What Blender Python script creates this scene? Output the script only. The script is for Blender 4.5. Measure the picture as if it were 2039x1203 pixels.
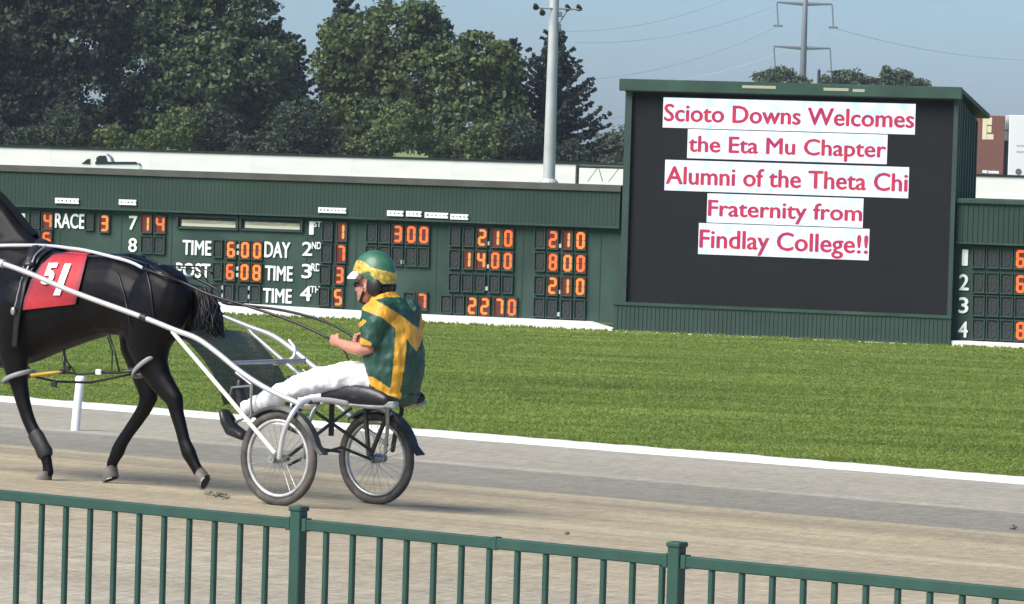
import bpy, bmesh, math, random
import numpy as np
from mathutils import Vector, Matrix, noise
from mathutils.bvhtree import BVHTree
random.seed(7); rng = np.random.default_rng(7)
sc = bpy.context.scene
for o in list(bpy.data.objects): bpy.data.objects.remove(o)
R = math.radians
# ---------------------------------------------------------------- camera
FPX, CX, CY, EYE = 8500.0, 1019.5, 601.5, 2.6
roll = math.atan(.0297); pitch = math.atan(326*math.cos(roll)/FPX)
Fv = Vector((0, math.cos(pitch), -math.sin(pitch))); U0 = Vector((0, math.sin(pitch), math.cos(pitch))); R0 = Vector((1, 0, 0))
Rt = R0*math.cos(roll)+U0*math.sin(roll); Up = U0*math.cos(roll)-R0*math.sin(roll)
cam_d = bpy.data.cameras.new('camera'); cam = bpy.data.objects.new('camera', cam_d); sc.collection.objects.link(cam)
m = Matrix((Rt, Up, -Fv)).transposed().to_4x4(); m.translation = Vector((0, 0, EYE)); cam.matrix_world = m
cam_d.sensor_width = 36; cam_d.lens = FPX/2039*36; cam_d.clip_start = .5; cam_d.clip_end = 9000
sc.camera = cam
# ---------------------------------------------------------------- light
SUN_EL, SUN_AZ = R(44), R(234)      # azimuth from +Y (view direction) clockwise: 240 = behind and to the left
world = bpy.data.worlds.new('World'); sc.world = world; world.use_nodes = True
nt = world.node_tree; bg = nt.nodes['Background']
sky = nt.nodes.new('ShaderNodeTexSky'); sky.sky_type = 'NISHITA'; sky.sun_disc = False
sky.sun_elevation = SUN_EL; sky.sun_rotation = SUN_AZ; sky.altitude = 200; sky.air_density = 1.0; sky.dust_density = .8; sky.ozone_density = 6.0
hs = nt.nodes.new('ShaderNodeHueSaturation'); hs.inputs['Saturation'].default_value = 1.0
nt.links.new(sky.outputs[0], hs.inputs['Color']); tn = nt.nodes.new('ShaderNodeVectorMath'); tn.operation = 'MULTIPLY'; tn.inputs[1].default_value = (.83, .985, 1.21)
nt.links.new(hs.outputs[0], tn.inputs[0]); nt.links.new(tn.outputs[0], bg.inputs[0]); bg.inputs[1].default_value = .064
sd = bpy.data.lights.new('sun', 'SUN'); sd.energy = 3.6; sd.angle = R(42); sd.color = (1, .93, .82)
sun = bpy.data.objects.new('sun', sd); sc.collection.objects.link(sun)
sdir = Vector((math.sin(SUN_AZ)*math.cos(SUN_EL), math.cos(SUN_AZ)*math.cos(SUN_EL), math.sin(SUN_EL)))
sun.rotation_euler = sdir.to_track_quat('Z', 'Y').to_euler(); sun.location = sdir*60
sc.view_settings.view_transform = 'Standard'; sc.view_settings.look = 'None'; sc.view_settings.exposure = 0.88; sc.view_settings.gamma = 1
sc.render.engine = 'CYCLES'
# ---------------------------------------------------------------- survey helpers: where a sight line meets a real surface
CAM = Vector((0, 0, EYE))
def ray(x, y): return Fv+Rt*((x-CX)/FPX)+Up*(-(y-CY)/FPX)
def at_depth(x, y, Y):
    d = ray(x, y); return CAM+d*(Y/d.y)
PHI = R(35.5); T = Vector((math.cos(PHI), -math.sin(PHI), 0)); N = Vector((math.sin(PHI), math.cos(PHI), 0))
WBASE = 23.193                       # distance of the near wheel line from the camera, across the track
def to_w(p): return p.dot(N)-WBASE
def prof(w):                         # cross section of the banked track
    if w < -3: return .09
    if w < 0: return .09*(-w/3)**.8*1.0
    if w < 2: return -.045*w
    return -.09-.03*(w-2)
def on_track(x, y):
    d = ray(x, y); lo, hi = 5., 400.
    for _ in range(60):
        t = (lo+hi)/2; p = CAM+d*t
        if p.z > prof(to_w(p)): lo = t
        else: hi = t
    return CAM+d*lo
W_EDGE = sum(to_w(on_track(*q)) for q in ((0, 800), (850, 868), (1500, 922), (2039, 965)))/4
TRK = Matrix.Translation(N*WBASE)@Matrix((T, N, Vector((0, 0, 1)))).transposed().to_4x4()   # local: x along the track, y = w
# ---------------------------------------------------------------- mesh helpers
WM = {}
def tag(o, label=None, cat=None, group=None, kind=None):
    if label: o['label'] = label
    if cat: o['category'] = cat
    if group: o['group'] = group
    if kind: o['kind'] = kind
    return o
def thing(name, label, cat, M, group=None):
    o = bpy.data.objects.new(name, None); o.empty_display_size = .1; sc.collection.objects.link(o)
    o.matrix_world = M; WM[o] = M.copy(); return tag(o, label, cat, group)
def smooth(me, ang=None):
    me.shade_smooth()
    if ang:
        try: me.set_sharp_from_angle(angle=ang)
        except Exception: pass
def part(name, V, F, mats, parent=None, M=None, sm=None, midx=None, centre=True, S=None):
    """V in frame M (world if None) -> a linked mesh object, child of parent."""
    M = M or Matrix.Identity(4)
    if S is not None: pw = S
    else: pw = WM[parent] if parent else Matrix.Identity(4)
    A = np.array(pw.inverted()@M); V = np.asarray(V, float).reshape(-1, 3)
    V = V@A[:3, :3].T+A[:3, 3]
    c = V.mean(0) if centre else np.zeros(3)
    V = V-c
    me = bpy.data.meshes.new(name)
    if isinstance(F, np.ndarray):
        k = F.shape[1]; me.vertices.add(len(V)); me.vertices.foreach_set('co', V.ravel())
        me.loops.add(F.size); me.loops.foreach_set('vertex_index', F.ravel().astype(np.int32))
        me.polygons.add(len(F)); me.polygons.foreach_set('loop_start', np.arange(0, F.size, k, dtype=np.int32))
        me.update(calc_edges=True); me.validate()
    else:
        me.from_pydata(V.tolist(), [], F); me.update()
    for mm in (mats if isinstance(mats, (list, tuple)) else [mats]): me.materials.append(mm)
    if midx is not None: me.polygons.foreach_set('material_index', np.asarray(midx, np.int32))
    if sm is not None: smooth(me, sm if sm else None)
    o = bpy.data.objects.new(name, me); sc.collection.objects.link(o)
    if parent: o.parent = parent
    loc = Matrix.Translation(Vector(c))
    o.matrix_parent_inverse = Matrix.Identity(4)
    o.matrix_basis = loc if parent else pw@loc
    WM[o] = pw@loc
    return o
class G:
    """collects primitives; every primitive keeps its own vertices"""
    def __init__(s): s.V = []; s.F = []; s.I = []
    def add(s, V, F, i=0):
        b = len(s.V); s.V += [tuple(v) for v in V]; s.F += [[b+j for j in f] for f in F]; s.I += [i]*len(F); return s
    def box(s, x0, x1, y0, y1, z0, z1, i=0):
        V = [(x, y, z) for x in (x0, x1) for y in (y0, y1) for z in (z0, z1)]
        return s.add(V, [(0, 1, 3, 2), (4, 6, 7, 5), (0, 4, 5, 1), (2, 3, 7, 6), (0, 2, 6, 4), (1, 5, 7, 3)], i)
    def bbox(s, x0, x1, y0, y1, z0, z1, b=.01, i=0):
        bm = bmesh.new(); bmesh.ops.create_cube(bm, size=1)
        for v in bm.verts: v.co = Vector((x0+(v.co.x+.5)*(x1-x0), y0+(v.co.y+.5)*(y1-y0), z0+(v.co.z+.5)*(z1-z0)))
        bmesh.ops.bevel(bm, geom=bm.edges[:], offset=b, segments=1, affect='EDGES', clamp_overlap=True)
        bm.verts.index_update(); V = [v.co[:] for v in bm.verts]; F = [[v.index for v in f.verts] for f in bm.faces]; bm.free()
        return s.add(V, F, i)
    def tube(s, P, r, seg=8, lat=None, rl=None, caps=True, i=0, round_end=False):
        P = [Vector(p) for p in P]; n = len(P)
        r = [r]*n if isinstance(r, (int, float)) else list(r)
        rl = r if rl is None else ([rl]*n if isinstance(rl, (int, float)) else list(rl))
        if round_end:
            d0 = (P[0]-P[1]).normalized(); d1 = (P[-1]-P[-2]).normalized()
            P = [P[0]+d0*r[0]*.85, P[0]+d0*r[0]*.5]+P+[P[-1]+d1*r[-1]*.5, P[-1]+d1*r[-1]*.85]
            r = [r[0]*.45, r[0]*.84]+r+[r[-1]*.84, r[-1]*.45]; rl = [rl[0]*.45, rl[0]*.84]+list(rl)+[rl[-1]*.84, rl[-1]*.45]; n += 4
        V = []; prev = None
        for k in range(n):
            t = (P[min(k+1, n-1)]-P[max(k-1, 0)]).normalized()
            if lat is not None:
                a = Vector(lat); a = (a-t*a.dot(t)); a = a.normalized() if a.length > 1e-3 else t.orthogonal().normalized()
            else:
                if prev is None: a = t.orthogonal().normalized()
                else: a = (prev-t*prev.dot(t)).normalized()
            prev = a; b = t.cross(a)
            for j in range(seg):
                th = 2*math.pi*j/seg; V.append(P[k]+a*(rl[k]*math.cos(th))+b*(r[k]*math.sin(th)))
        F = [(k*seg+j, k*seg+(j+1) % seg, (k+1)*seg+(j+1) % seg, (k+1)*seg+j) for k in range(n-1) for j in range(seg)]
        if caps: F += [tuple(range(seg-1, -1, -1)), tuple((n-1)*seg+j for j in range(seg))]
        return s.add(V, F, i)
    def ell(s, c, r, seg=16, rings=10, rot=None, i=0):
        V = []; rot = rot or Matrix.Identity(3); c = Vector(c)
        for a in range(1, rings):
            ph = math.pi*a/rings
            for j in range(seg):
                th = 2*math.pi*j/seg
                V.append(c+rot@Vector((r[0]*math.sin(ph)*math.cos(th), r[1]*math.sin(ph)*math.sin(th), r[2]*math.cos(ph))))
        V += [c+rot@Vector((0, 0, r[2])), c+rot@Vector((0, 0, -r[2]))]; t = len(V)-2
        F = [(a*seg+j, (a+1)*seg+j, (a+1)*seg+(j+1) % seg, a*seg+(j+1) % seg) for a in range(rings-2) for j in range(seg)]
        F += [(t, j, (j+1) % seg) for j in range(seg)]+[(t+1, (rings-2)*seg+(j+1) % seg, (rings-2)*seg+j) for j in range(seg)]
        return s.add(V, F, i)
    def grid(s, rows, i=0, close=False):
        nu = len(rows[0]); V = [p for r_ in rows for p in r_]
        F = [(a*nu+b, a*nu+b+1, (a+1)*nu+b+1, (a+1)*nu+b) for a in range(len(rows)-1) for b in range(nu-1)]
        return s.add(V, F, i)
    def part(s, name, mat, parent=None, M=None, sm=None, **k):
        return part(name, s.V, s.F, mat, parent, M, sm, midx=s.I if isinstance(mat, (list, tuple)) else None, **k)
def remesh(g, vox, smooth_it=2):
    """fuse the collected primitives into one continuous closed surface"""
    me = bpy.data.meshes.new('t'); me.from_pydata(g.V, [], g.F)
    bm = bmesh.new(); bm.from_mesh(me); bmesh.ops.recalc_face_normals(bm, faces=bm.faces); bm.to_mesh(me); bm.free()
    o = bpy.data.objects.new('t', me); sc.collection.objects.link(o)
    md = o.modifiers.new('r', 'REMESH'); md.mode = 'VOXEL'; md.voxel_size = vox
    ms = o.modifiers.new('s', 'SMOOTH'); ms.factor = .6; ms.iterations = smooth_it
    dg = bpy.context.evaluated_depsgraph_get(); ev = o.evaluated_get(dg).to_mesh()
    V = np.empty(len(ev.vertices)*3); ev.vertices.foreach_get('co', V); V = V.reshape(-1, 3)
    F = [tuple(p.vertices) for p in ev.polygons]
    o.evaluated_get(dg).to_mesh_clear(); bpy.data.objects.remove(o); bpy.data.meshes.remove(me)
    return V, F
def text_mesh(s, shear=0, bold=.02, res=3, extrude=0):
    cu = bpy.data.curves.new('t', 'FONT'); cu.body = s; cu.offset = bold; cu.resolution_u = res; cu.extrude = extrude; cu.shear = shear
    o = bpy.data.objects.new('t', cu); sc.collection.objects.link(o)
    dg = bpy.context.evaluated_depsgraph_get(); me = bpy.data.meshes.new_from_object(o.evaluated_get(dg))
    V = np.array([v.co[:] for v in me.vertices]); F = [tuple(p.vertices) for p in me.polygons]
    bpy.data.objects.remove(o); bpy.data.meshes.remove(me); bpy.data.curves.remove(cu)
    return V, F
# ---------------------------------------------------------------- materials
def pbr(name, col, rough=.6, metal=0, spec=.5, var=0, vscale=5, bump=0, bscale=40, emit=None, estr=1, coat=0, stretch=None, sheen=0, dirt=None):
    mt = bpy.data.materials.new(name); mt.use_nodes = True; n = mt.node_tree; b = n.nodes['Principled BSDF']; L = n.links.new
    b.inputs['Base Color'].default_value = (*col, 1); b.inputs['Roughness'].default_value = rough
    b.inputs['Metallic'].default_value = metal; b.inputs['Specular IOR Level'].default_value = spec
    b.inputs['Coat Weight'].default_value = coat; b.inputs['Sheen Weight'].default_value = sheen
    tc = n.nodes.new('ShaderNodeTexCoord'); mp = n.nodes.new('ShaderNodeMapping'); L(tc.outputs['Object'], mp.inputs[0])
    if stretch: mp.inputs['Scale'].default_value = stretch
    if var:
        ns = n.nodes.new('ShaderNodeTexNoise'); ns.inputs['Scale'].default_value = vscale; ns.inputs['Detail'].default_value = 6; L(mp.outputs[0], ns.inputs[0])
        rp = n.nodes.new('ShaderNodeValToRGB'); L(ns.outputs[0], rp.inputs[0]); e = rp.color_ramp.elements
        e[0].position = .3; e[1].position = .72
        e[0].color = (*[max(0, c*(1-var)) for c in col], 1); e[1].color = (*[min(1, c*(1+var)) for c in (dirt or col)], 1)
        L(rp.outputs[0], b.inputs['Base Color'])
    if bump:
        nb = n.nodes.new('ShaderNodeTexNoise'); nb.inputs['Scale'].default_value = bscale; nb.inputs['Detail'].default_value = 5; L(mp.outputs[0], nb.inputs[0])
        bp = n.nodes.new('ShaderNodeBump'); bp.inputs['Strength'].default_value = bump; bp.inputs['Distance'].default_value = .01
        L(nb.outputs[0], bp.inputs['Height']); L(bp.outputs[0], b.inputs['Normal'])
    if emit:
        b.inputs['Emission Color'].default_value = (*emit, 1); b.inputs['Emission Strength'].default_value = estr
    return mt
M_ = {}
M_['fence'] = pbr('fence paint', (.016, .062, .044), .5, var=.15, vscale=9, bump=.05)
M_['board'] = pbr('board paint', (.030, .059, .047), .8, spec=.25, var=.22, vscale=.9, dirt=(.038, .069, .057))
M_['fascia'] = pbr('fascia paint', (.025, .050, .039), .75, spec=.3, var=.18, vscale=.6)
M_['screenframe'] = pbr('frame paint', (.021, .046, .037), .55, var=.18, vscale=1.2)
M_['cap'] = pbr('cap metal', (.085, .085, .07), .45, metal=.3, var=.2, vscale=2)
M_['capgreen'] = pbr('cap green', (.045, .085, .062), .3, metal=.35, var=.3, vscale=.9)
M_['cell'] = pbr('cell black', (.018, .024, .025), .6)
M_['dim'] = pbr('unlit bulb', (.022, .028, .028), .7)
def lit(col, s): return pbr('lit bulb', (.2, .05, .01), .5, emit=col, estr=s)
M_['lit'] = lit((1, .16, .03), .62); M_['lit2'] = lit((1, .26, .045), .66); M_['lit3'] = lit((.75, .42, .12), .5)
M_['glow'] = pbr('bulb halo', (.02, .01, .008), .6, emit=(.11, .008, .003), estr=.6)  # red halo of lit bulbs put into the tray's own glow
M_['white'] = pbr('white lettering', (.8, .82, .8), .55)
M_['whitewall'] = pbr('white wall', (.80, .79, .76), .7, var=.09, vscale=.7, dirt=(.86, .85, .82), stretch=(.3, 1, 1.6))
M_['plinth'] = pbr('white plinth', (.8, .8, .77), .8, var=.12, vscale=1.5, bump=.3)
M_['black'] = pbr('black', (.012, .012, .013), .5)
M_['ledpanel'] = pbr('screen panel', (.0125, .0135, .0155), .8, spec=.2, var=.08, vscale=1)
M_['alu'] = pbr('bright aluminium', (.62, .64, .64), .34, metal=.5, var=.05, vscale=6)
M_['chrome'] = pbr('grey steel', (.36, .38, .38), .35, metal=.6, var=.25, vscale=14)
M_['rimgrey'] = pbr('grey rim', (.5, .5, .49), .45, metal=.4, var=.3, vscale=12)
M_['rubber'] = pbr('tyre rubber', (.035, .034, .034), .75, var=.5, vscale=9, dirt=(.09, .08, .07))
M_['darkframe'] = pbr('dark frame', (.04, .045, .045), .45, metal=.2, var=.3, vscale=10)
M_['vinyl'] = pbr('seat vinyl', (.014, .015, .017), .38, bump=.4, bscale=18)
M_['leather'] = pbr('black leather', (.012, .012, .013), .4)
M_['greystrap'] = pbr('grey strap', (.24, .25, .25), .5)
M_['goldstrap'] = pbr('yellow strap', (.45, .30, .04), .5)
M_['rein'] = pbr('pale rein', (.50, .52, .55), .5)
M_['coat'] = pbr('horse coat', (.0048, .0045, .005), .46, spec=.16, var=.45, vscale=5, bump=.3, bscale=12)
M_['hair'] = pbr('horse hair', (.006, .006, .007), .5, bump=.5, bscale=60)
M_['hoof'] = pbr('hoof', (.13, .115, .10), .7, var=.35, vscale=20)
M_['sole'] = pbr('hoof sole', (.05, .032, .024), .8, var=.4, vscale=30)
M_['red'] = pbr('red cloth', (.42, .022, .032), .6, var=.12, vscale=12, bump=.25, bscale=25)
M_['redtrim'] = pbr('dark red trim', (.24, .03, .05), .6)
M_['skin'] = pbr('skin', (.50, .22, .155), .5, var=.12, vscale=25)
M_['jgreen'] = pbr('jersey green', (.013, .064, .042), .55, var=.2, vscale=9, bump=.9, bscale=7, stretch=(1.2, 1.2, .6))
M_['jyellow'] = pbr('jersey gold', (.66, .34, .028), .55, var=.2, vscale=10, bump=.9, bscale=7)
M_['pants'] = pbr('white trousers', (.80, .80, .82), .7, var=.03, vscale=8, bump=.35, bscale=9)
M_['hgreen'] = pbr('helmet green', (.035, .13, .07), .42, coat=.1, var=.25, vscale=14)
M_['hyellow'] = pbr('helmet gold', (.50, .32, .04), .42, coat=.1, var=.55, vscale=34, dirt=(.55, .42, .07))
M_['glasswin'] = pbr('dark window', (.02, .025, .03), .12)
M_['carwhite'] = pbr('white car paint', (.78, .79, .79), .3, coat=.5)
M_['brown'] = pbr('brown trailer', (.20, .085, .062), .5, var=.08, vscale=.6)
M_['cream'] = pbr('cream print', (.78, .70, .48), .6)
M_['pole'] = pbr('galvanised pole', (.46, .48, .47), .5, metal=.15, var=.1, vscale=2)
M_['fargrey'] = pbr('far steel', (.16, .18, .21), .6)
M_['wire'] = pbr('wire', (.42, .48, .56), .8)
M_['bark'] = pbr('bark', (.05, .04, .03), .9)
M_['concrete'] = pbr('concrete', (.4, .4, .38), .8)
def smoke_mat():
    mt = pbr('smoky plastic', (.022, .027, .028), .35); n = mt.node_tree; b = n.nodes['Principled BSDF']; b.inputs['Alpha'].default_value = .66; return mt
M_['smoke'] = smoke_mat()
def leaf_mat(name, c0, c1, c2):
    mt = bpy.data.materials.new(name); mt.use_nodes = True; n = mt.node_tree; b = n.nodes['Principled BSDF']; L = n.links.new
    ge = n.nodes.new('ShaderNodeNewGeometry'); ns = n.nodes.new('ShaderNodeTexNoise'); ns.inputs['Scale'].default_value = .35; ns.inputs['Detail'].default_value = 3
    L(ge.outputs['Position'], ns.inputs[0]); at = n.nodes.new('ShaderNodeAttribute'); at.attribute_name = 'tone'
    ad = n.nodes.new('ShaderNodeMath'); ad.operation = 'MULTIPLY_ADD'; ad.inputs[1].default_value = .55; L(at.outputs['Fac'], ad.inputs[0])
    m2 = n.nodes.new('ShaderNodeMath'); m2.operation = 'MULTIPLY'; m2.inputs[1].default_value = .5; L(ns.outputs[0], m2.inputs[0]); L(m2.outputs[0], ad.inputs[2])
    rp = n.nodes.new('ShaderNodeValToRGB'); L(ad.outputs[0], rp.inputs[0]); e = rp.color_ramp.elements; e[0].position = .2; e[0].color = (*c0, 1); e[1].position = .85; e[1].color = (*c2, 1)
    k = e.new(.5); k.color = (*c1, 1); L(rp.outputs[0], b.inputs['Base Color']); b.inputs['Roughness'].default_value = .6; b.inputs['Specular IOR Level'].default_value = .25
    tr = n.nodes.new('ShaderNodeBsdfTranslucent'); L(rp.outputs[0], tr.inputs[0]); mx = n.nodes.new('ShaderNodeMixShader'); mx.inputs[0].default_value = .25
    L(b.outputs[0], mx.inputs[1]); L(tr.outputs[0], mx.inputs[2]); L(mx.outputs[0], n.nodes['Material Output'].inputs[0]); return mt
M_['leafA'] = leaf_mat('dark foliage', (.024, .038, .028), (.045, .068, .042), (.095, .125, .065))
M_['leafB'] = leaf_mat('green foliage', (.036, .064, .036), (.085, .13, .06), (.17, .225, .10))
M_['leafC'] = leaf_mat('olive foliage', (.034, .06, .028), (.092, .135, .05), (.19, .235, .08))
M_['needle'] = leaf_mat('spruce needles', (.018, .032, .024), (.034, .052, .038), (.065, .088, .058))
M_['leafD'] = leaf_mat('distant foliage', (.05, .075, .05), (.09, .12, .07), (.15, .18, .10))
def grass_mat(name, blades):
    mt = bpy.data.materials.new(name); mt.use_nodes = True; n = mt.node_tree; b = n.nodes['Principled BSDF']; L = n.links.new
    ge = n.nodes.new('ShaderNodeNewGeometry'); mp = n.nodes.new('ShaderNodeMapping'); mp.inputs['Rotation'].default_value = (0, 0, R(20)); mp.inputs['Scale'].default_value = (.35, 1.2, 1); L(ge.outputs['Position'], mp.inputs[0])
    a = n.nodes.new('ShaderNodeTexNoise'); a.inputs['Scale'].default_value = .55; a.inputs['Detail'].default_value = 9; a.inputs['Roughness'].default_value = .7; L(mp.outputs[0], a.inputs[0])
    rp = n.nodes.new('ShaderNodeValToRGB'); e = rp.color_ramp.elements; L(a.outputs[0], rp.inputs[0])
    e[0].position = .32; e[0].color = (.135, .19, .042, 1); e[1].position = .70; e[1].color = (.285, .335, .088, 1); k = e.new(.5); k.color = (.19, .255, .06, 1)
    if blades:
        pass
        at = n.nodes.new('ShaderNodeAttribute'); at.attribute_name = 'tone'; mr = n.nodes.new('ShaderNodeMapRange'); mr.inputs[3].default_value = .95; mr.inputs[4].default_value = 1.4; L(at.outputs['Fac'], mr.inputs[0])
        mx = n.nodes.new('ShaderNodeVectorMath'); mx.operation = 'SCALE'; L(rp.outputs[0], mx.inputs[0]); L(mr.outputs[0], mx.inputs['Scale']); L(mx.outputs[0], b.inputs['Base Color'])
    else: L(rp.outputs[0], b.inputs['Base Color'])
    b.inputs['Roughness'].default_value = .7; b.inputs['Specular IOR Level'].default_value = .2
    if blades:
        tr = n.nodes.new('ShaderNodeBsdfTranslucent'); L(mx.outputs[0], tr.inputs[0]); ms = n.nodes.new('ShaderNodeMixShader'); ms.inputs[0].default_value = .55
        L(b.outputs[0], ms.inputs[1]); L(tr.outputs[0], ms.inputs[2]); L(ms.outputs[0], n.nodes['Material Output'].inputs[0])
    return mt
M_['grass'] = grass_mat('grass ground', False); M_['blades'] = grass_mat('grass blades', True)
def w_of(px, py): return to_w(on_track(px, py))
def track_mat():
    mt = bpy.data.materials.new('track surface'); mt.use_nodes = True; n = mt.node_tree; b = n.nodes['Principled BSDF']; L = n.links.new
    tc = n.nodes.new('ShaderNodeTexCoord'); sp = n.nodes.new('ShaderNodeSeparateXYZ'); L(tc.outputs['Object'], sp.inputs[0])
    def noise_(scale, stretch, detail=5, rough=.6):
        mp = n.nodes.new('ShaderNodeMapping'); mp.inputs['Scale'].default_value = stretch; L(tc.outputs['Object'], mp.inputs[0])
        t = n.nodes.new('ShaderNodeTexNoise'); t.inputs['Scale'].default_value = scale; t.inputs['Detail'].default_value = detail; t.inputs['Roughness'].default_value = rough; L(mp.outputs[0], t.inputs[0]); return t.outputs[0]
    def math_(op, a, c, d=None):
        q = n.nodes.new('ShaderNodeMath'); q.operation = op
        for i, v in enumerate((a, c, d)):
            if v is None: continue
            if isinstance(v, (int, float)): q.inputs[i].default_value = v
            else: L(v, q.inputs[i])
        return q.outputs[0]
    wob = math_('MULTIPLY_ADD', noise_(.5, (.5, 1, 1), 3), .35, -.17)
    wv = math_('ADD', sp.outputs[1], wob)
    lo, hi = -16., W_EDGE+.5
    f = math_('DIVIDE', math_('SUBTRACT', wv, lo), hi-lo)
    rp = n.nodes.new('ShaderNodeValToRGB'); L(f, rp.inputs[0]); rp.color_ramp.interpolation = 'LINEAR'; gain = (.92, .915, .82)
    seam = (w_of(861, 918)+w_of(1408, 967)+w_of(2039, 1021))/3; dk = (w_of(849, 967)+w_of(1165, 991)+w_of(2039, 1052))/3
    tan1 = w_of(1438, 1029); st = w_of(1438, 1075)
    grey, lgt, dark, tan, pal = (.39, .365, .315), (.45, .425, .38), (.275, .262, .232), (.40, .345, .26), (.52, .455, .34)
    stops = [(lo, (.46, .42, .36)), (-7, (.50, .455, .39)), (-4.2, (.42, .375, .31)), (-2.8, (.45, .39, .305)), (st-.5, (.42, .36, .27)), (st, pal), (st+.35, tan), (tan1-.4, (.47, .40, .29)), (tan1+.1, (.33, .285, .225)), (tan1+.5, tan),
             (dk-.15, (.46, .40, .30)), (dk+.1, dark), (seam-.25, (.29, .275, .245)), (seam-.02, lgt), (seam+.3, grey), (W_EDGE-.9, (.40, .375, .335)), (W_EDGE+.2, (.43, .41, .37))]
    el = rp.color_ramp.elements
    for i, (w, c) in enumerate(sorted(stops)):
        p = (w-lo)/(hi-lo); e = el[0] if i == 0 else (el[1] if i == 1 else el.new(p)); e.position = p; e.color = (*[a_*b_ for a_, b_ in zip(c, gain)], 1)
    streak = noise_(1.0, (.15, 4.5, 1), 6, .65); spk = noise_(26, (.55, 1, 1), 4, .7); blot = noise_(.8, (.4, 1, 1), 5, .6)
    s1 = math_('MULTIPLY_ADD', streak, .75, .62); mot = noise_(7, (3.2, .55, 1), 4, .65); s2 = math_('MULTIPLY', math_('MULTIPLY_ADD', spk, .8, .6), math_('MULTIPLY_ADD', mot, 1.1, .45)); s3 = math_('MULTIPLY_ADD', blot, .4, .8)
    # streaks only matter in the worked part of the track
    inn = n.nodes.new('ShaderNodeMapRange'); L(wv, inn.inputs[0]); inn.inputs[1].default_value = dk+.3; inn.inputs[2].default_value = dk-.3; inn.inputs[3].default_value = .25; inn.inputs[4].default_value = 1
    s1b = math_('ADD', 1, math_('MULTIPLY', math_('SUBTRACT', s1, 1), inn.outputs[0]))
    k = math_('MULTIPLY', math_('MULTIPLY', s1b, s2), s3)
    vm = n.nodes.new('ShaderNodeVectorMath'); vm.operation = 'SCALE'; L(rp.outputs[0], vm.inputs[0]); L(k, vm.inputs['Scale']); L(vm.outputs[0], b.inputs['Base Color'])
    b.inputs['Roughness'].default_value = .9; b.inputs['Specular IOR Level'].default_value = .15
    h = math_('ADD', math_('MULTIPLY', noise_(9, (.5, 1, 1), 8, .75), .07), math_('MULTIPLY', streak, .05))
    bp = n.nodes.new('ShaderNodeBump'); bp.inputs['Strength'].default_value = .8; bp.inputs['Distance'].default_value = .6; L(h, bp.inputs['Height']); L(bp.outputs[0], b.inputs['Normal'])
    return mt
M_['track'] = track_mat()
M_['lime'] = pbr('white limestone', (.72, .70, .64), .9, var=.12, vscale=6, bump=.6, bscale=30)
M_['clod'] = pbr('dirt clods', (.17, .14, .105), .95, var=.45, vscale=6)
# ================================================================= GROUND
BA = R(18); BORG = Vector((0, 100, 0)); BU = Vector((math.cos(BA), -math.sin(BA), 0)); BB = Vector((math.sin(BA), math.cos(BA), 0))
BRD = Matrix.Translation(BORG)@Matrix((BU, BB, Vector((0, 0, 1)))).transposed().to_4x4()    # local: x along the board, y back, z up
BRDI = BRD.inverted()
def bp_(x, y, off=0):
    """board-frame point where a sight line meets the board's face (off metres in front of it)"""
    d = ray(x, y); t = ((BORG-BB*off)-CAM).dot(BB)/d.dot(BB); p = BRDI@(CAM+d*t); return p
ZE = prof(W_EDGE+.7); ZB = -1.80
def ground_z(x, y):
    de = x*N.x+y*N.y-WBASE-(W_EDGE+.7); db = -((x-BORG.x)*BB.x+(y-BORG.y)*BB.y)
    if de <= 0: return ZE
    if db <= 0:
        return ZB+(1.1)*min(1, max(0, (-db-20)/70))
    s = de/(de+db); s = s*s*(3-2*s)*.35+s*.65
    return ZE+(ZB-ZE)*s
# track
rows = []; ws = np.concatenate([np.arange(-60, -12, 6.), np.arange(-12, -7, .5), np.arange(-7, 6, .055), np.arange(6, W_EDGE+.75, .2), [W_EDGE+.8]])
g = G(); ts = np.concatenate([np.arange(-90, -8, 4.), np.arange(-8, 8, .075), np.arange(8, 91, 4.)])
def relief(t, w):
    if abs(t) > 8.2 or w < -7 or w > 6: return 0
    k = 1 if w < 4.2 else .35
    a = noise.noise((t*.5, w*6, 0))*.007+noise.noise((t*5, w*5, 3))*.018+max(0, noise.noise((t*3.6, w*2.6, 9))-.28)*-.13
    return k*a-.003
rows = [[(t, w, prof(w)+relief(t, w)) for t in ts] for w in ws]
tag(g.grid(rows).part('track', M_['track'], None, TRK, sm=0, centre=False, S=TRK), 'banked dirt racing track', None, None, 'structure')
# white limestone edge strip, slightly mounded with a ragged edge
g = G(); rows = [[] for _ in range(6)]
for t in np.arange(-60, 60, .12):
    a = W_EDGE-.02+.05*noise.noise((t*1.5, 0, 0))+.03*noise.noise((t*5, 3, 0)); c = W_EDGE+.62+.07*noise.noise((t*2, 9, 0))+.05*noise.noise((t*7, 5, 0))
    for k, (f, h) in enumerate(((0, -.01), (.12, .022), (.4, .04), (.7, .045), (.92, .03), (1, -.02))):
        w = a+(c-a)*f; rows[k].append((t, w, prof(w)+h+(.008*noise.noise((t*6, w*6, 0)) if 0 < k < 5 else 0)))
tag(g.grid(rows).part('track_edge_strip', M_['lime'], None, TRK, sm=0, centre=False, S=TRK), 'white limestone strip along the inner edge of the track', None, None, 'structure')
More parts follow.
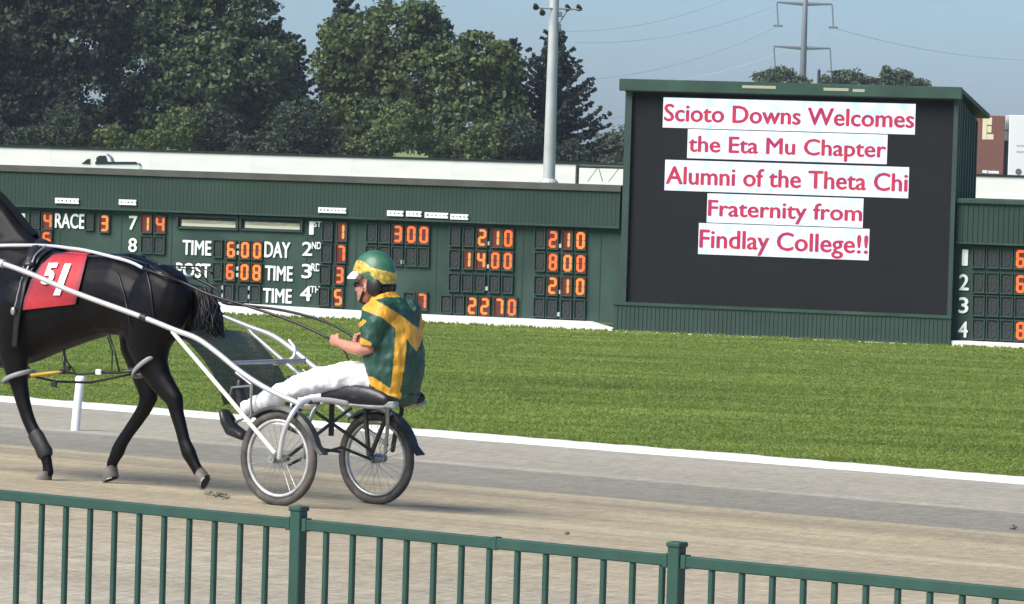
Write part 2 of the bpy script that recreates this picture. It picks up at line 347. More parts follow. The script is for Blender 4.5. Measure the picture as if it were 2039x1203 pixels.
# infield and land beyond, one sheet to the horizon
def land():
    V = []; F = []
    us = np.concatenate([[-4000, -1500, -600, -250], np.arange(-100, 101, 4), [250, 600, 1500, 4000]])
    ds = np.concatenate([np.linspace(0, 1, 26), ])
    rows = []
    for d in ds:                      # between the track edge and the board line, then beyond
        row = []
        for u in us:
            e = TRK@Vector((u, W_EDGE+.6, 0)); row.append((e, d))
        rows.append([(e.x+BB.x*0+N.x*d*75, e.y+N.y*d*75) for e, d in row])
    for dd in (85, 100, 120, 150, 190, 240, 320, 500, 900, 1800, 4500):
        rows.append([((TRK@Vector((u, W_EDGE+.6+dd, 0))).x, (TRK@Vector((u, W_EDGE+.6+dd, 0))).y) for u in us])
    return [[(x, y, ground_z(x, y)-(.0 if True else 0)) for x, y in r_] for r_ in rows]
tag(G().grid(land()).part('infield_ground', M_['grass'], None, sm=0, centre=False), 'grass infield sloping away to the tote board', None, None, 'structure')
# near side apron beyond the fence, below the frame
# grass tufts
def tufts(n, seed):
    r = np.random.default_rng(seed); out = []
    Zs = 38*(105/38)**(r.random(n)**1.15); xs = (r.random(n)-.5)*.27*Zs
    P = np.stack([xs, Zs], 1); de = P@np.array([N.x, N.y])-WBASE-W_EDGE-.5-.12*r.random(n); db = -((P[:, 0]-BORG.x)*BB.x+(P[:, 1]-BORG.y)*BB.y)
    k_ = (de > 0) & (db > .35); P = P[k_]; db_ = db[k_]; n = len(P)
    z = np.array([ground_z(*p) for p in P]); V = np.zeros((n*2, 4, 3)); tone = np.zeros(n*2)
    for k in range(2):
        a = r.random(n)*math.pi*2; h = (.012+.014*r.random(n)**2)*(1+P[:, 1]/200)*(1+1.2*(db_ < 1.2)); w = (.004+.005*r.random(n))*(1+P[:, 1]/60); lx, ly = r.normal(0, .02, n), r.normal(0, .02, n)
        ca, sa = np.cos(a)*w, np.sin(a)*w; B = np.stack([P[:, 0], P[:, 1], z-.005], 1)+r.normal(0, .02, (n, 3))*[1, 1, 0]
        V[k::2, 0] = B+np.stack([-ca, -sa, 0*a], 1); V[k::2, 1] = B+np.stack([ca, sa, 0*a], 1)
        V[k::2, 2] = B+np.stack([ca*.3+lx, sa*.3+ly, h], 1); V[k::2, 3] = B+np.stack([-ca*.5+lx, -sa*.5+ly, h*.8], 1); tone[k::2] = r.random(n)
    o = part('grass_tufts', V.reshape(-1, 3), np.arange(n*8).reshape(-1, 4), M_['blades'], None, centre=False)
    at = o.data.attributes.new('tone', 'FLOAT', 'FACE'); at.data.foreach_set('value', tone.astype(np.float32)); return o
tag(tufts(260000, 3), 'short green grass of the infield', 'grass', None, 'stuff')
# ================================================================= DIGITS
SEG = {'0': 'abcdef', '1': 'bc', '2': 'abged', '3': 'abgcd', '4': 'fgbc', '5': 'afgcd', '6': 'afgedc', '7': 'abc', '8': 'abcdefg', '9': 'abcdfg'}
def seg_geo(ch, w, h, y, i=0):
    """bulb-matrix style figure built of chamfered bars, centred, in the board frame"""
    g = G(); t = h*.155; X = w*.5-t*.5; Z = h*.5-t*.5; cz = t*.35
    S = {'a': ((-X+cz, Z), (X-cz, Z)), 'd': ((-X+cz, -Z), (X-cz, -Z)), 'g': ((-X+cz, 0), (X-cz, 0)), 'f': ((-X, cz), (-X, Z-cz)), 'b': ((X, cz), (X, Z-cz)), 'e': ((-X, -Z+cz), (-X, -cz)), 'c': ((X, -Z+cz), (X, -cz))}
    for c in SEG.get(ch, ''):
        (x0, z0), (x1, z1) = S[c]
        if ch == '1': x0 -= X*.55; x1 -= X*.55
        if x0 == x1: pts = [(x0-t/2, z0), (x0, z0-t/2), (x0+t/2, z0), (x0+t/2, z1), (x0, z1+t/2), (x0-t/2, z1)]
        else: pts = [(x0, z0-t/2), (x1, z0-t/2), (x1+t/2, z0), (x1, z0+t/2), (x0, z0+t/2), (x0-t/2, z0)]
        V = [(p[0], y, p[1]) for p in pts]+[(p[0], y+.012, p[1]) for p in pts]
        g.add(V, [(0, 1, 2, 3, 4, 5)]+[(k, k+6, (k+1) % 6+6, (k+1) % 6) for k in range(6)], i)
    return g
PX = 1/85.0      # metres per photo pixel on the board face
def module(parent, px, py, ch=None, w=21, h=37, mat=None, front=.0):
    c = bp_(px, py, front); W, H = w*PX, h*PX
    g = G(); y = -front+.0
    # recessed tray: black face, halo-glow face under lit digits, set back from the painted panel, rim round it
    g.box(c.x-W/2, c.x+W/2, y-.030, y-.002, c.z-H/2, c.z+H/2)
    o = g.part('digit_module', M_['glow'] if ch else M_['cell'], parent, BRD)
    r = G(); b_ = .022
    for (x0, x1, z0, z1) in ((c.x-W/2-b_, c.x+W/2+b_, c.z+H/2, c.z+H/2+b_), (c.x-W/2-b_, c.x+W/2+b_, c.z-H/2-b_, c.z-H/2), (c.x-W/2-b_, c.x-W/2, c.z-H/2, c.z+H/2), (c.x+W/2, c.x+W/2+b_, c.z-H/2, c.z+H/2)):
        r.box(x0, x1, y-.07, y-.002, z0, z1)
    r.part('module_rim', M_['board'], o, BRD)
    if ch:
        s = seg_geo(ch, W*.86, H*.92, y-.045); s.V = [(v[0]+c.x, v[1], v[2]+c.z) for v in s.V]
        s.part('lit_digit', mat or random.choice([M_['lit'], M_['lit'], M_['lit2']]), o, BRD)
    else:
        s = seg_geo('8', W*.7, H*.8, y-.04); s.V = [(v[0]+c.x, v[1], v[2]+c.z) for v in s.V]
        s.part('unlit_digit', M_['dim'], o, BRD)
    return o
def dot(parent, px, py, r=3.2, front=0):
    c = bp_(px, py, front); k = r*PX
    G().bbox(c.x-k, c.x+k, -front-.05, -front-.002, c.z-k*1.3, c.z+k*1.3, .01).part('decimal_lamp', pbr('pale lamp', (.42, .45, .43), .5) if 'lamp' not in M_ else M_['lamp'], parent, BRD)
M_['lamp'] = pbr('pale lamp', (.45, .48, .45), .5)
def letters(parent, s, x0, x1, y0, y1, name='lettering', mat=None, off=.02, bold=.03, shear=0, slope=.037, frame_off=0):
    """raised letters fitted between photo-surveyed corners of the board"""
    V, F = text_mesh(s, shear, 0, extrude=.006); mn, mx = V.min(0), V.max(0)
    cl = bp_(x0, (y0+y1)/2-slope*(x1-x0)/2, frame_off); cr = bp_(x1, (y0+y1)/2+slope*(x1-x0)/2, frame_off); H = (y1-y0)*PX
    zc = (cl.z+cr.z)/2; out = np.zeros_like(V)
    out[:, 0] = cl.x+(V[:, 0]-mn[0])/(mx[0]-mn[0])*(cr.x-cl.x); out[:, 2] = zc+((V[:, 1]-mn[1])/(mx[1]-mn[1])-.5)*H; out[:, 1] = -frame_off-off-V[:, 2]*1.0
    VV = []; FF = []
    for q, (dx, dz) in enumerate(((-min(.016, H*.03), 0), (min(.016, H*.03), 0), (0, min(.01, H*.02)), (0, -min(.01, H*.02)))): VV.append(out+np.array([dx, -.002*q, dz])); FF += [tuple(k+q*len(out) for k in f) for f in F]
    return part(name, np.vstack(VV), FF, mat or M_['white'], parent, BRD)
def ribs(x0, x1, z0, z1, yb, pitch=.11, d=.03, top=0):
    """corrugated sheet: zig-zag section"""
    g = G(); n = max(1, int((x1-x0)/pitch)); pts = []
    for k in range(n):
        a = x0+(x1-x0)*k/n; q = (x1-x0)/n
        pts += [(a, yb), (a+q*.55, yb), (a+q*.65, yb-d), (a+q*.9, yb-d)]
    pts.append((x1, yb)); g.grid([[(p[0], p[1], z0) for p in pts], [(p[0], p[1], z1) for p in pts]]); return g
# ================================================================= LEFT TOTE BOARD
cBL, cTL = bp_(-260, 600), bp_(-260, 322)
top0, topR = bp_(0, 331), bp_(1232, 369); ztop = (top0.z+topR.z)/2
xr = bp_(1236, 500).x; xl = bp_(-700, 450).x
zfas = (bp_(0, 407).z+bp_(1231, 456).z+bp_(600, 430).z)/3
zbot = bp_(850, 627).z; xbase = bp_(0, 600)
TB = thing('tote_board', 'long green results board with orange lit digits beside the big screen', 'tote board', BRD@Matrix.Translation((xl*.4, 0, ZB)))
G().box(xl, xr, 0, 1.1, zbot, ztop-.02).part('backing_wall', M_['board'], TB, BRD)
G().box(xl, xr, -.16, .002-.004, zfas+.02, ztop-.08).part('fascia_core', M_['fascia'], TB, BRD)
ribs(xl, xr, zfas, ztop-.1, -.165, .10, .006).part('fascia_sheet', M_['fascia'], TB, BRD)
G().box(xl, xr+.02, -.22, 1.15, ztop-.055, ztop+.01).box(xl, xr+.02, -.225, -.2, ztop-.13, ztop-.055).part('roof_cap', M_['cap'], TB, BRD)
G().box(xl, xr, -.20, -.16, zfas-.015, zfas+.03).part('fascia_trim', M_['board'], TB, BRD)
# panel seams in the painted sheet
for px in (1, 118, 240, 340, 610, 708, 868, 1040, 1195):
    c = bp_(px, 540); G().box(c.x-.012, c.x+.012, -.008, .0-.001, zbot, zfas-.02).part('panel_seam', M_['fascia'], TB, BRD)
D = [  # px, py, char, w, h
 (70, 438, None, 21, 33), (96, 440, '4', 21, 33), (70, 476, None, 21, 33), (94, 477, '5', 21, 33), (44, 476, None, 21, 33), (179, 441, None, 17, 33), (209, 445, '3', 20, 35),
 (293, 446, '1', 22, 34), (320, 447, '4', 22, 34), (293, 487, None, 22, 33), (318, 488, None, 22, 33),
 (435, 495, None, 17, 33), (461, 497, '6', 20, 35), (489, 498, '0', 20, 35), (513, 499, '0', 20, 35), (434, 540, None, 17, 33), (459, 541, '6', 20, 35), (488, 542, '0', 20, 35), (512, 543, '8', 20, 35),
 (431, 582, None, 19, 32), (456, 583, None, 19, 32), (484, 584, None, 19, 32), (509, 585, None, 19, 32),
 (653, 461, None, 20, 36), (682, 462, '1', 20, 36), (651, 504, None, 20, 36), (680, 505, '7', 20, 36), (648, 547, None, 20, 36), (677, 548, '3', 20, 36), (646, 591, None, 20, 34), (674, 592, '5', 20, 36),
 (741, 464, None, 21, 36), (767, 465, None, 21, 36), (793, 466, '3', 21, 36), (820, 467, '0', 21, 36), (845, 468, '0', 21, 36),
 (740, 508, None, 21, 36), (766, 509, None, 21, 36), (792, 510, None, 21, 36), (819, 511, None, 21, 36), (844, 512, None, 21, 36), (816, 600, None, 21, 33), (841, 600, '7', 21, 34),
 (907, 471, None, 20, 36), (934, 472, None, 20, 36), (961, 473, '2', 20, 36), (990, 474, '1', 20, 36), (1013, 475, '0', 20, 36),
 (906, 516, None, 20, 36), (933, 517, '1', 20, 36), (959, 518, '4', 20, 36), (987, 519, '0', 20, 36), (1012, 520, '0', 20, 36),
 (905, 562, None, 20, 34), (931, 563, None, 20, 34), (956, 564, None, 20, 34), (985, 565, None, 20, 34), (1011, 566, None, 20, 34),
 (890, 606, None, 21, 34), (915, 607, None, 18, 34), (941, 609, '2', 20, 36), (966, 610, '2', 20, 36), (995, 611, '7', 20, 36), (1020, 612, '0', 20, 36),
 (1076, 476, None, 20, 36), (1102, 477, '2', 20, 36), (1131, 478, '1', 20, 36), (1157, 479, '0', 20, 36), (1076, 521, None, 20, 36), (1102, 522, '8', 20, 36), (1131, 524, '0', 20, 36), (1157, 525, '0', 20, 36),
 (1075, 568, None, 19, 35), (1101, 569, '2', 20, 36), (1129, 570, '1', 20, 36), (1156, 571, '0', 20, 36), (1074, 612, None, 20, 36), (1099, 613, None, 20, 36), (1128, 615, None, 20, 36), (1155, 616, None, 20, 36)]
for k in range(1, 8):
    for row in range(3): D.append((-20-60*k, 434-60*k*.034+row*44, random.choice([None, '3', '7', None, '1', '5']), 20, 34))
for px, py, ch, w, h in D: module(TB, px, py, ch, w, h, mat=M_['lit3'] if (ch == '1' and px > 200 and random.random() < .8) else None)
for q in ((973, 485), (973, 531), (970, 575), (1117, 490), (1117, 582), (1113, 626), (802, 522), (475, 491), (475, 504), (474, 535), (474, 548), (444, 573), (444, 589), (497, 574), (497, 591)): dot(TB, *q)
for s, a in (('RACE', (111, 169, 425, 455)), ('TIME', (365, 421, 479, 508)), ('DAY', (528, 578, 482, 513)), ('POST', (352, 419, 524, 553)), ('TIME', (529, 583, 530, 559)), ('TIME', (525, 581, 575, 603)),
             ('7', (258, 274, 430, 458)), ('8', (257, 273, 474, 502)), ('1', (40, 50, 425, 450)), ('1', (617, 625, 441, 467)), ('2', (603, 622, 482, 509)), ('3', (602, 621, 526, 554)), ('4', (599, 620, 570, 599)),
             ('ST', (626, 640, 441, 452)), ('ND', (622, 640, 482, 496)), ('RD', (621, 639, 525, 540)), ('TH', (619, 637, 570, 583))):
    letters(TB, s, *a, bold=.045)
def block_words(parent, x0, x1, yc, h, name='header_lettering'):
    """a small line of white letters that cannot be read in the photograph: letter-sized blocks with nicks"""
    g = G(); n = max(2, int((x1-x0)/7)); a = bp_(x0, yc-.036*(x1-x0)/2, .2); c = bp_(x1, yc+.036*(x1-x0)/2, .2); H = h*PX
    for k in range(n):
        u0 = a.x+(c.x-a.x)*k/n; u1 = a.x+(c.x-a.x)*(k+.93)/n; z = (a.z+c.z)/2; q = random.random()
        g.box(u0, u1, -.215, -.2, z-H/2, z-H*.12); g.box(u0, u1, -.215, -.2, z+H*.12, z+H/2); g.box(u0, u0+(u1-u0)*(.45+.4*q), -.215, -.2, z-H*.12, z+H*.12)
    g.part(name, M_['white'], parent, BRD)
for x0, x1, y in ((110, 158, 400), (237, 272, 403), (634, 690, 419), (771, 804, 425), (809, 840, 426), (846, 893, 429), (897, 933, 432)): block_words(TB, x0, x1, y, 11)
# two message windows with pale inserts in deep frames
for x0, x1, y0, y1 in ((357, 472, 428, 459), (483, 600, 432, 463)):
    a = bp_(x0, y0+1); c = bp_(x1, y1-1); zt, zb = a.z-.02, c.z+.03
    o = G().box(a.x, c.x, -.012, -.004, zb, zt).part('message_window', M_['black'], TB, BRD)
    G().box(a.x-.05, c.x+.05, -.10, -.002, zt, zt+.05).box(a.x-.05, c.x+.05, -.06, -.002, zb-.04, zb).box(a.x-.05, a.x, -.08, -.002, zb, zt).box(c.x, c.x+.05, -.08, -.002, zb, zt).part('window_frame', M_['board'], o, BRD)
    G().bbox(a.x+.08, c.x-.03, -.03, -.013, zb+.01, zb+(zt-zb)*.70, .005).part('insert_panel', pbr('pale insert', (.28, .28, .20), .6, var=.4, vscale=4, stretch=(1, 1, 5)), o, BRD)
    G().box(a.x+.08, c.x-.03, -.034, -.0305, zb+.02, zb+.09).part('insert_band', pbr('pale insert band', (.5, .5, .4), .6), o, BRD)
# white plinth under the board
zp0, zp1 = bp_(850, 647, .3).z-.25, bp_(850, 626, .3).z
PLN = G()
segx = [bp_(x, 620).x for x in (-900, 430, 640, 850, 1040, 1180, 1228)]; segz = [bp_(x, y, .3).z for x, y in ((0, 585), (430, 602), (640, 615), (850, 627), (1040, 635), (1180, 641), (1228, 655))]
segz[0] = segz[1]
rowsT = []; 
for yy, dz in ((-.36, None), (-.36, 0), (0, 0)):
    rowsT.append([(x, yy, (ZB-.4) if dz is None else z) for x, z in zip(segx, segz)])
PLN.grid(rowsT).part('plinth', M_['plinth'], TB, BRD)
# ================================================================= BIG SCREEN
FO = .32
sx0, sx1 = bp_(1239, 400, FO).x, bp_(1902, 400, FO).x
szT = (bp_(1237, 158, FO).z+bp_(1908, 176, FO).z)/2; szB = (bp_(1232, 599, FO).z+bp_(1893, 630, FO).z)/2
szG = bp_(1560, 674, FO).z
DEP = 2.0
SCR = thing('video_screen', 'big dark video screen in a green steel cabinet showing red welcome text', 'video screen', BRD@Matrix.Translation(((sx0+sx1)/2, 0, ZB)))
pz = bp_(1254, 181, FO).z
ss = .55
G().box(sx0, sx0+.16, -FO, -FO+.3, szB, pz).part('front_post', M_['screenframe'], SCR, BRD)
G().box(sx1-.10, sx1, -FO, -FO+.3, szB, pz).part('front_post', M_['screenframe'], SCR, BRD)
def side(x, nm):
    g = G(); n = 7; pts = []
    for k in range(n):
        y0 = -FO+.3+(DEP)*k/n; q = DEP/n
        for f, o in ((0, 0), (.5, 0), (.6, .05), (.9, .05)): pts.append((y0+q*f, o))
    pts.append((-FO+.3+DEP, 0)); sg = 1 if x > 0 else -1
    g.grid([[(x+sg*o, y, ZB) for y, o in pts], [(x+sg*o, y, szT-.12-ss*(y+FO)/DEP) for y, o in pts]]); g.part(nm, M_['screenframe'], SCR, BRD)
side(sx1-.06, 'side_wall'); side(sx0+.06, 'side_wall')
G().box(sx0+.05, sx1-.05, -FO+.28+DEP, -FO+.32+DEP, ZB, szT-.12-ss).part('back_wall', M_['screenframe'], SCR, BRD)
yb = -FO+DEP+.45; g = G()
V = [(sx0-.08, -FO-.15, szT), (sx1+.10, -FO-.15, szT), (sx1+.22, yb, szT-ss), (sx0-.08, yb, szT-ss)]
V += [(v[0], v[1], v[2]-.10) for v in V]
g.add(V, [(0, 1, 2, 3), (7, 6, 5, 4), (1, 5, 6, 2), (2, 6, 7, 3), (3, 7, 4, 0)]).part('roof', M_['screenframe'], SCR, BRD)
G().bbox(sx0-.10, sx1+.12, -FO-.22, -FO-.152, szT-.26, szT+.02, .02).part('roof_fascia', M_['capgreen'], SCR, BRD)
for x0, x1, y in ((1478, 1545, 172.5), (1640, 1690, 177.5), (1698, 1722, 180)):  # thin pale strips added to imitate glints on the roof fascia
    a = bp_(x0, y, FO+.22); c = bp_(x1, y+1.5, FO+.22); G().bbox(a.x, c.x, -FO-.228, -FO-.2215, a.z-.035, a.z+.03, .002).part('glint_strip', pbr('painted glint', (.34, .34, .25), .5), SCR, BRD)
G().box(sx0+.02, sx1-.02, -FO-.1, -FO+.2, szT-.28, szT-.11).part('lintel', M_['black'], SCR, BRD)
px0, px1 = bp_(1254, 400, FO-.1).x, bp_(1897, 400, FO-.1).x
LED = G().box(px0-.05, px1+.08, -FO+.10, -FO+.2, szB, szT-.28).part('display_panel', M_['ledpanel'], SCR, BRD)
g = ribs(sx0-.1, sx1+.02, ZB-.3, szB-.06, -FO-.06, .10, .014); g.part('base_sheet', M_['screenframe'], SCR, BRD)
G().box(sx0-.12, sx1+.02, -FO-.10, -FO+.3, szB-.07, szB).part('sill', M_['capgreen'], SCR, BRD)
G().box(sx0-.11, sx0-.09, -FO-.05, .1, ZB-.3, szB-.07).part('base_end', M_['screenframe'], SCR, BRD)
G().box(sx0-.05, sx1, -FO-.14, -FO-.09, ZB-.3, bp_(1560, 673, FO+.1).z).part('kerb', M_['plinth'], SCR, BRD)
FOL = FO-.10
def strip_mat():
    mt = pbr('lit message strip', (.05, .05, .05), .5, emit=(.83, .90, 1.0), estr=.62); n = mt.node_tree; b = n.nodes['Principled BSDF']; L = n.links.new
    tc = n.nodes.new('ShaderNodeTexCoord'); mp = n.nodes.new('ShaderNodeMapping'); mp.inputs['Scale'].default_value = (1, 1, 1); L(tc.outputs['Object'], mp.inputs[0])
    a = n.nodes.new('ShaderNodeTexNoise'); a.inputs['Scale'].default_value = 3.5; a.inputs['Detail'].default_value = 3; L(mp.outputs[0], a.inputs[0])
    rp = n.nodes.new('ShaderNodeValToRGB'); rp.color_ramp.elements[0].position = .38; rp.color_ramp.elements[0].color = (.66, .85, 1, 1); rp.color_ramp.elements[1].position = .62; rp.color_ramp.elements[1].color = (.97, .93, 1, 1)
    L(a.outputs[0], rp.inputs[0]); L(rp.outputs[0], b.inputs['Emission Color']); return mt
def text_mat():
    mt = pbr('lit message text', (.03, .01, .01), .5, emit=(.55, .01, .06), estr=.6); n = mt.node_tree; b = n.nodes['Principled BSDF']; L = n.links.new
    tc = n.nodes.new('ShaderNodeTexCoord'); a = n.nodes.new('ShaderNodeTexNoise'); a.inputs['Scale'].default_value = 4; L(tc.outputs['Object'], a.inputs[0])
    rp = n.nodes.new('ShaderNodeValToRGB'); rp.color_ramp.elements[0].position = .35; rp.color_ramp.elements[0].color = (.42, .0, .12, 1); rp.color_ramp.elements[1].position = .68; rp.color_ramp.elements[1].color = (.66, .015, .05, 1)
    L(a.outputs[0], rp.inputs[0]); L(rp.outputs[0], b.inputs['Emission Color']); return mt
M_['strip'] = strip_mat(); M_['msg'] = text_mat()
LN = [('Scioto Downs Welcomes', 1321.5, 1824, 194, 254), ('the Eta Mu Chapter', 1370, 1768, 257, 315), ('Alumni of the Theta Chi', 1325, 1811, 318, 379), ('Fraternity from', 1409, 1720, 385, 443), ('Findlay College!!', 1392, 1732, 444, 506)]
for s, x0, x1, y0, y1 in LN:
    a = bp_(x0, y0, FOL); b_ = bp_(x0, y1, FOL); c = bp_(x1, y0, FOL)
    st = G().box(a.x, c.x, -FOL-.012, -FOL-.001, b_.z, a.z).part('message_strip', M_['strip'], SCR, BRD)
    V, F = text_mesh(s, 0, 0); V0, _ = text_mesh('l', 0, 0); capH = V0[:, 1].max()
    base = b_.z+.155; zt = a.z-.155; sxl, sxr = a.x+.04, c.x-.03
    mn, mx = V.min(0), V.max(0); H = (zt-base)
    out = np.zeros_like(V); out[:, 0] = sxl+(V[:, 0]-mn[0])/(mx[0]-mn[0])*(sxr-sxl); out[:, 2] = base+V[:, 1]/capH*H; out[:, 1] = -FOL-.016
    # split into words at the wide gaps
    iv = sorted((min(V[k][0] for k in f), max(V[k][0] for k in f)) for f in F); cuts = []; e = iv[0][1]
    for p, q in iv:
        if p-e > .19: cuts.append((p+e)/2)
        e = max(e, q)
    fw = [sum(V[f[0]][0] > c_ for c_ in cuts) for f in F]
    for wi in range(len(cuts)+1):
        ff = [f for f, q in zip(F, fw) if q == wi]; ids = sorted({k for f in ff for k in f}); mp_ = {k: i for i, k in enumerate(ids)}
        f1 = [tuple(mp_[k] for k in f) for f in ff]; VV = []; FF = []
        for q, (dx, dz) in enumerate(((-.016, 0), (.016, 0), (0, .009), (0, -.009))):
            VV.append(out[ids]+np.array([dx, -.0015*q, dz])); FF += [tuple(k+q*len(ids) for k in f) for f in f1]
        part('message_word', np.vstack(VV), FF, M_['msg'], st, BRD)
# ================================================================= RIGHT TOTE BOARD
rx0 = bp_(1899, 500).x; rx1 = bp_(2600, 500).x; rzT = bp_(1960, 396).z; rzF = bp_(1960, 484).z; rzB = bp_(1960, 680).z
RB = thing('tote_board', 'green odds board numbered 1 to 4 on the right of the big screen', 'tote board', BRD@Matrix.Translation(((rx0+rx1)/2, 0, ZB)))
G().box(rx0, rx1, 0, 1.1, rzB, rzT-.03).part('backing_wall', M_['board'], RB, BRD)
G().box(rx0, rx1, -.16, -.003, rzF+.02, rzT-.1).part('fascia_core', M_['fascia'], RB, BRD)
ribs(rx0, rx1, rzF, rzT-.12, -.165, .115, .014).part('fascia_sheet', M_['fascia'], RB, BRD)
G().bbox(rx0-.02, rx1, -.24, 1.15, rzT-.12, rzT, .02).part('roof_cap', M_['board'], RB, BRD)
G().box(rx0, rx1, -.2, -.16, rzF-.03, rzF+.01).part('fascia_trim', M_['board'], RB, BRD)
G().box(rx0, rx0+.12, -.05, -.002, rzB, rzF-.03).part('edge_trim', M_['board'], RB, BRD)
for s, x, y in (('1', 1922, 513), ('2', 1920, 562), ('3', 1919, 608), ('4', 1918, 656)):
    letters(RB, s, x-(5 if s == '1' else 9), x+(5 if s == '1' else 9), y-15, y+15, 'row_number', bold=.045)
for r_, y in enumerate((513, 563, 609, 656)):
    for c_ in range(12):
        x = 1949+c_*28; ch = None
        if c_ == 3: ch = ('6', '6', None, '8')[r_]
        if c_ > 4: ch = random.choice([None, '2', '0', '5', '7'])
        if c_ % 5 == 4: continue
        module(RB, x, y+(x-1960)*.036, ch, 21, 37)
rows = [[(rx0-.0, -.34, ZB-.4), (rx1, -.34, ZB-.4)], [(rx0, -.34, rzB+.0), (rx1, -.34, rzB+.0)], [(rx0, 0, rzB), (rx1, 0, rzB)]]
G().grid(rows).part('plinth', M_['plinth'], RB, BRD)
# ================================================================= FLOODLIGHT POLE
def M0(p): return Matrix.Translation(Vector(p))
PZ = 113; pb = at_depth(1093, 358, PZ); ptop = at_depth(1109, -260, PZ)
LP = thing('floodlight_pole', 'tall grey metal pole with small floodlights standing behind the green board', 'light pole', M0((pb.x, pb.y, ZB)))
k = PZ/FPX
pts = [Vector((pb.x, pb.y, ZB)), pb, Vector((pb.x, pb.y, at_depth(1100, 100, PZ).z)), Vector((pb.x, pb.y, ptop.z))]
G().tube(pts, [.17, .165, .135, .11], 20).part('shaft', M_['pole'], LP, sm=R(50))
G().tube([pb+Vector((0, 0, -.25)), pb+Vector((0, 0, -.04)), pb+Vector((0, 0, .03))], [.30, .24, .17], 16).part('base_collar', M_['pole'], LP)
za = at_depth(1104, 17, PZ).z
G().tube([Vector((pb.x-.42, pb.y-.25, za)), Vector((pb.x+.75, pb.y+.2, za))], .03, 6).part('cross_arm', M_['pole'], LP)
G().tube([Vector((pb.x+.14, pb.y, za-.40)), Vector((pb.x+.36, pb.y+.1, za-.03))], .022, 6).part('arm_brace', M_['pole'], LP)
for dx, dz, dy in ((-.48, .03, -.25), (-.30, -.10, .2), (.36, .04, .1), (.66, .05, .2)):
    o = G().tube([Vector((pb.x+dx-.02, pb.y+dy+.07, za+dz+.05)), Vector((pb.x+dx, pb.y+dy-.05, za+dz-.03))], [.05, .085], 10).part('floodlight', M_['darkframe'], LP)
    G().tube([Vector((pb.x+dx, pb.y+dy-.052, za+dz-.031)), Vector((pb.x+dx, pb.y+dy-.06, za+dz-.035))], .075, 10).part('lens', M_['glasswin'], o)
G().bbox(pb.x+.12, pb.x+.22, pb.y-.07, pb.y+.07, za-.22, za-.08, .01).bbox(pb.x+.12, pb.x+.2, pb.y-.05, pb.y+.05, za-.60, za-.40, .01).part('junction_box', M_['fargrey'], LP)
# ================================================================= WHITE WALL, RAIL, CAR, TRAILERS
WZ = 255; GF = -.7
wl, wr = at_depth(-900, 300, WZ), at_depth(2900, 380, WZ); ztw = (at_depth(0, 291, WZ).z+at_depth(1150, 330, WZ).z)/2
WA = thing('white_wall', 'long low white barrier wall in front of the trees', 'wall', M0((0, WZ, GF)))
step = 6.0; x = wl.x
while x < wr.x:
    G().bbox(x+.002, min(x+step, wr.x)-.002, WZ, WZ+.35, GF-.2, ztw, .003).part('wall_panel', M_['whitewall'], WA); x += step
G().box(wl.x, wr.x, WZ-.06, WZ+.45, ztw+.003, ztw+.14).part('wall_shade_strip', M_['black'], WA)  # black strip added for the dark shade gap above the wall
# small tubular gate frame close behind the board
gz = 118; a = at_depth(1150, 328, gz); b_ = at_depth(1290, 332, gz); lowz = ZB
GT = thing('gate_frame', 'dark steel gate frame with thin cable braces beside the big screen', 'gate', M0((a.x, gz, ZB)))
G().tube([(a.x, gz, lowz), (a.x, gz, a.z)], .05, 8).part('post', M_['darkframe'], GT)
G().tube([(b_.x, gz, lowz), (b_.x, gz, a.z)], .05, 8).part('post', M_['darkframe'], GT)
G().tube([(a.x, gz, a.z-.05), (b_.x, gz, a.z-.05)], .035, 8).part('top_rail', M_['darkframe'], GT)
for q0, q1 in (((1170, 362), (1190, 334)), ((1192, 334), (1200, 362)), ((1212, 362), (1232, 336))):
    G().tube([at_depth(*q0, gz), at_depth(*q1, gz)], .012, 5).part('cable', M_['fargrey'], GT)
# white pickup truck, mostly hidden below the board's roof line
CZ = 225; kx = CZ/FPX; c0 = at_depth(135, 332, CZ); 
def cp(px, py): p = at_depth(px, py, CZ); return p.x, p.z
CAR = thing('pickup_truck', 'white pickup truck whose cab and bed show above the green board', 'pickup truck', M0((cp(205, 330)[0], CZ, GF)))
def extr(poly, y0, y1):
    n = len(poly); V = [(x, y0, z) for x, z in poly]+[(x, y1, z) for x, z in poly]
    return G().add(V, [tuple(range(n)), tuple(range(2*n-1, n-1, -1))]+[(k, k+n, (k+1) % n+n, (k+1) % n) for k in range(n)])
zlow = GF+.35
body = [cp(134, 327), cp(160, 322), cp(172, 318), cp(180, 313), cp(188, 309), cp(214, 307), cp(222, 314), cp(225, 322), cp(276, 325), cp(281, 331), (cp(281, 331)[0], zlow), (cp(134, 330)[0], zlow)]
extr(body, CZ-.9, CZ+.9).part('body', M_['carwhite'], CAR, sm=R(20))
extr([cp(166, 326), cp(177, 317), cp(183, 316), cp(183, 327)], CZ-.93, CZ-.905).part('window', M_['glasswin'], CAR)
extr([cp(195, 323), cp(195, 314), cp(201, 310), cp(214, 310), cp(218, 323)], CZ-.93, CZ-.905).part('window', M_['glasswin'], CAR)
extr([cp(193, 327), cp(193, 322), cp(275, 322), cp(277, 327)], CZ-.94, CZ-.91).part('bed_cover', M_['black'], CAR)
for px in (152, 262):
    x = cp(px, 330)[0]
    for y in (-.85, .75): 
        G().tube([(x, CZ+y-.12, GF+.36), (x, CZ+y+.1, GF+.36)], .36, 20).part('wheel', M_['rubber'], CAR)
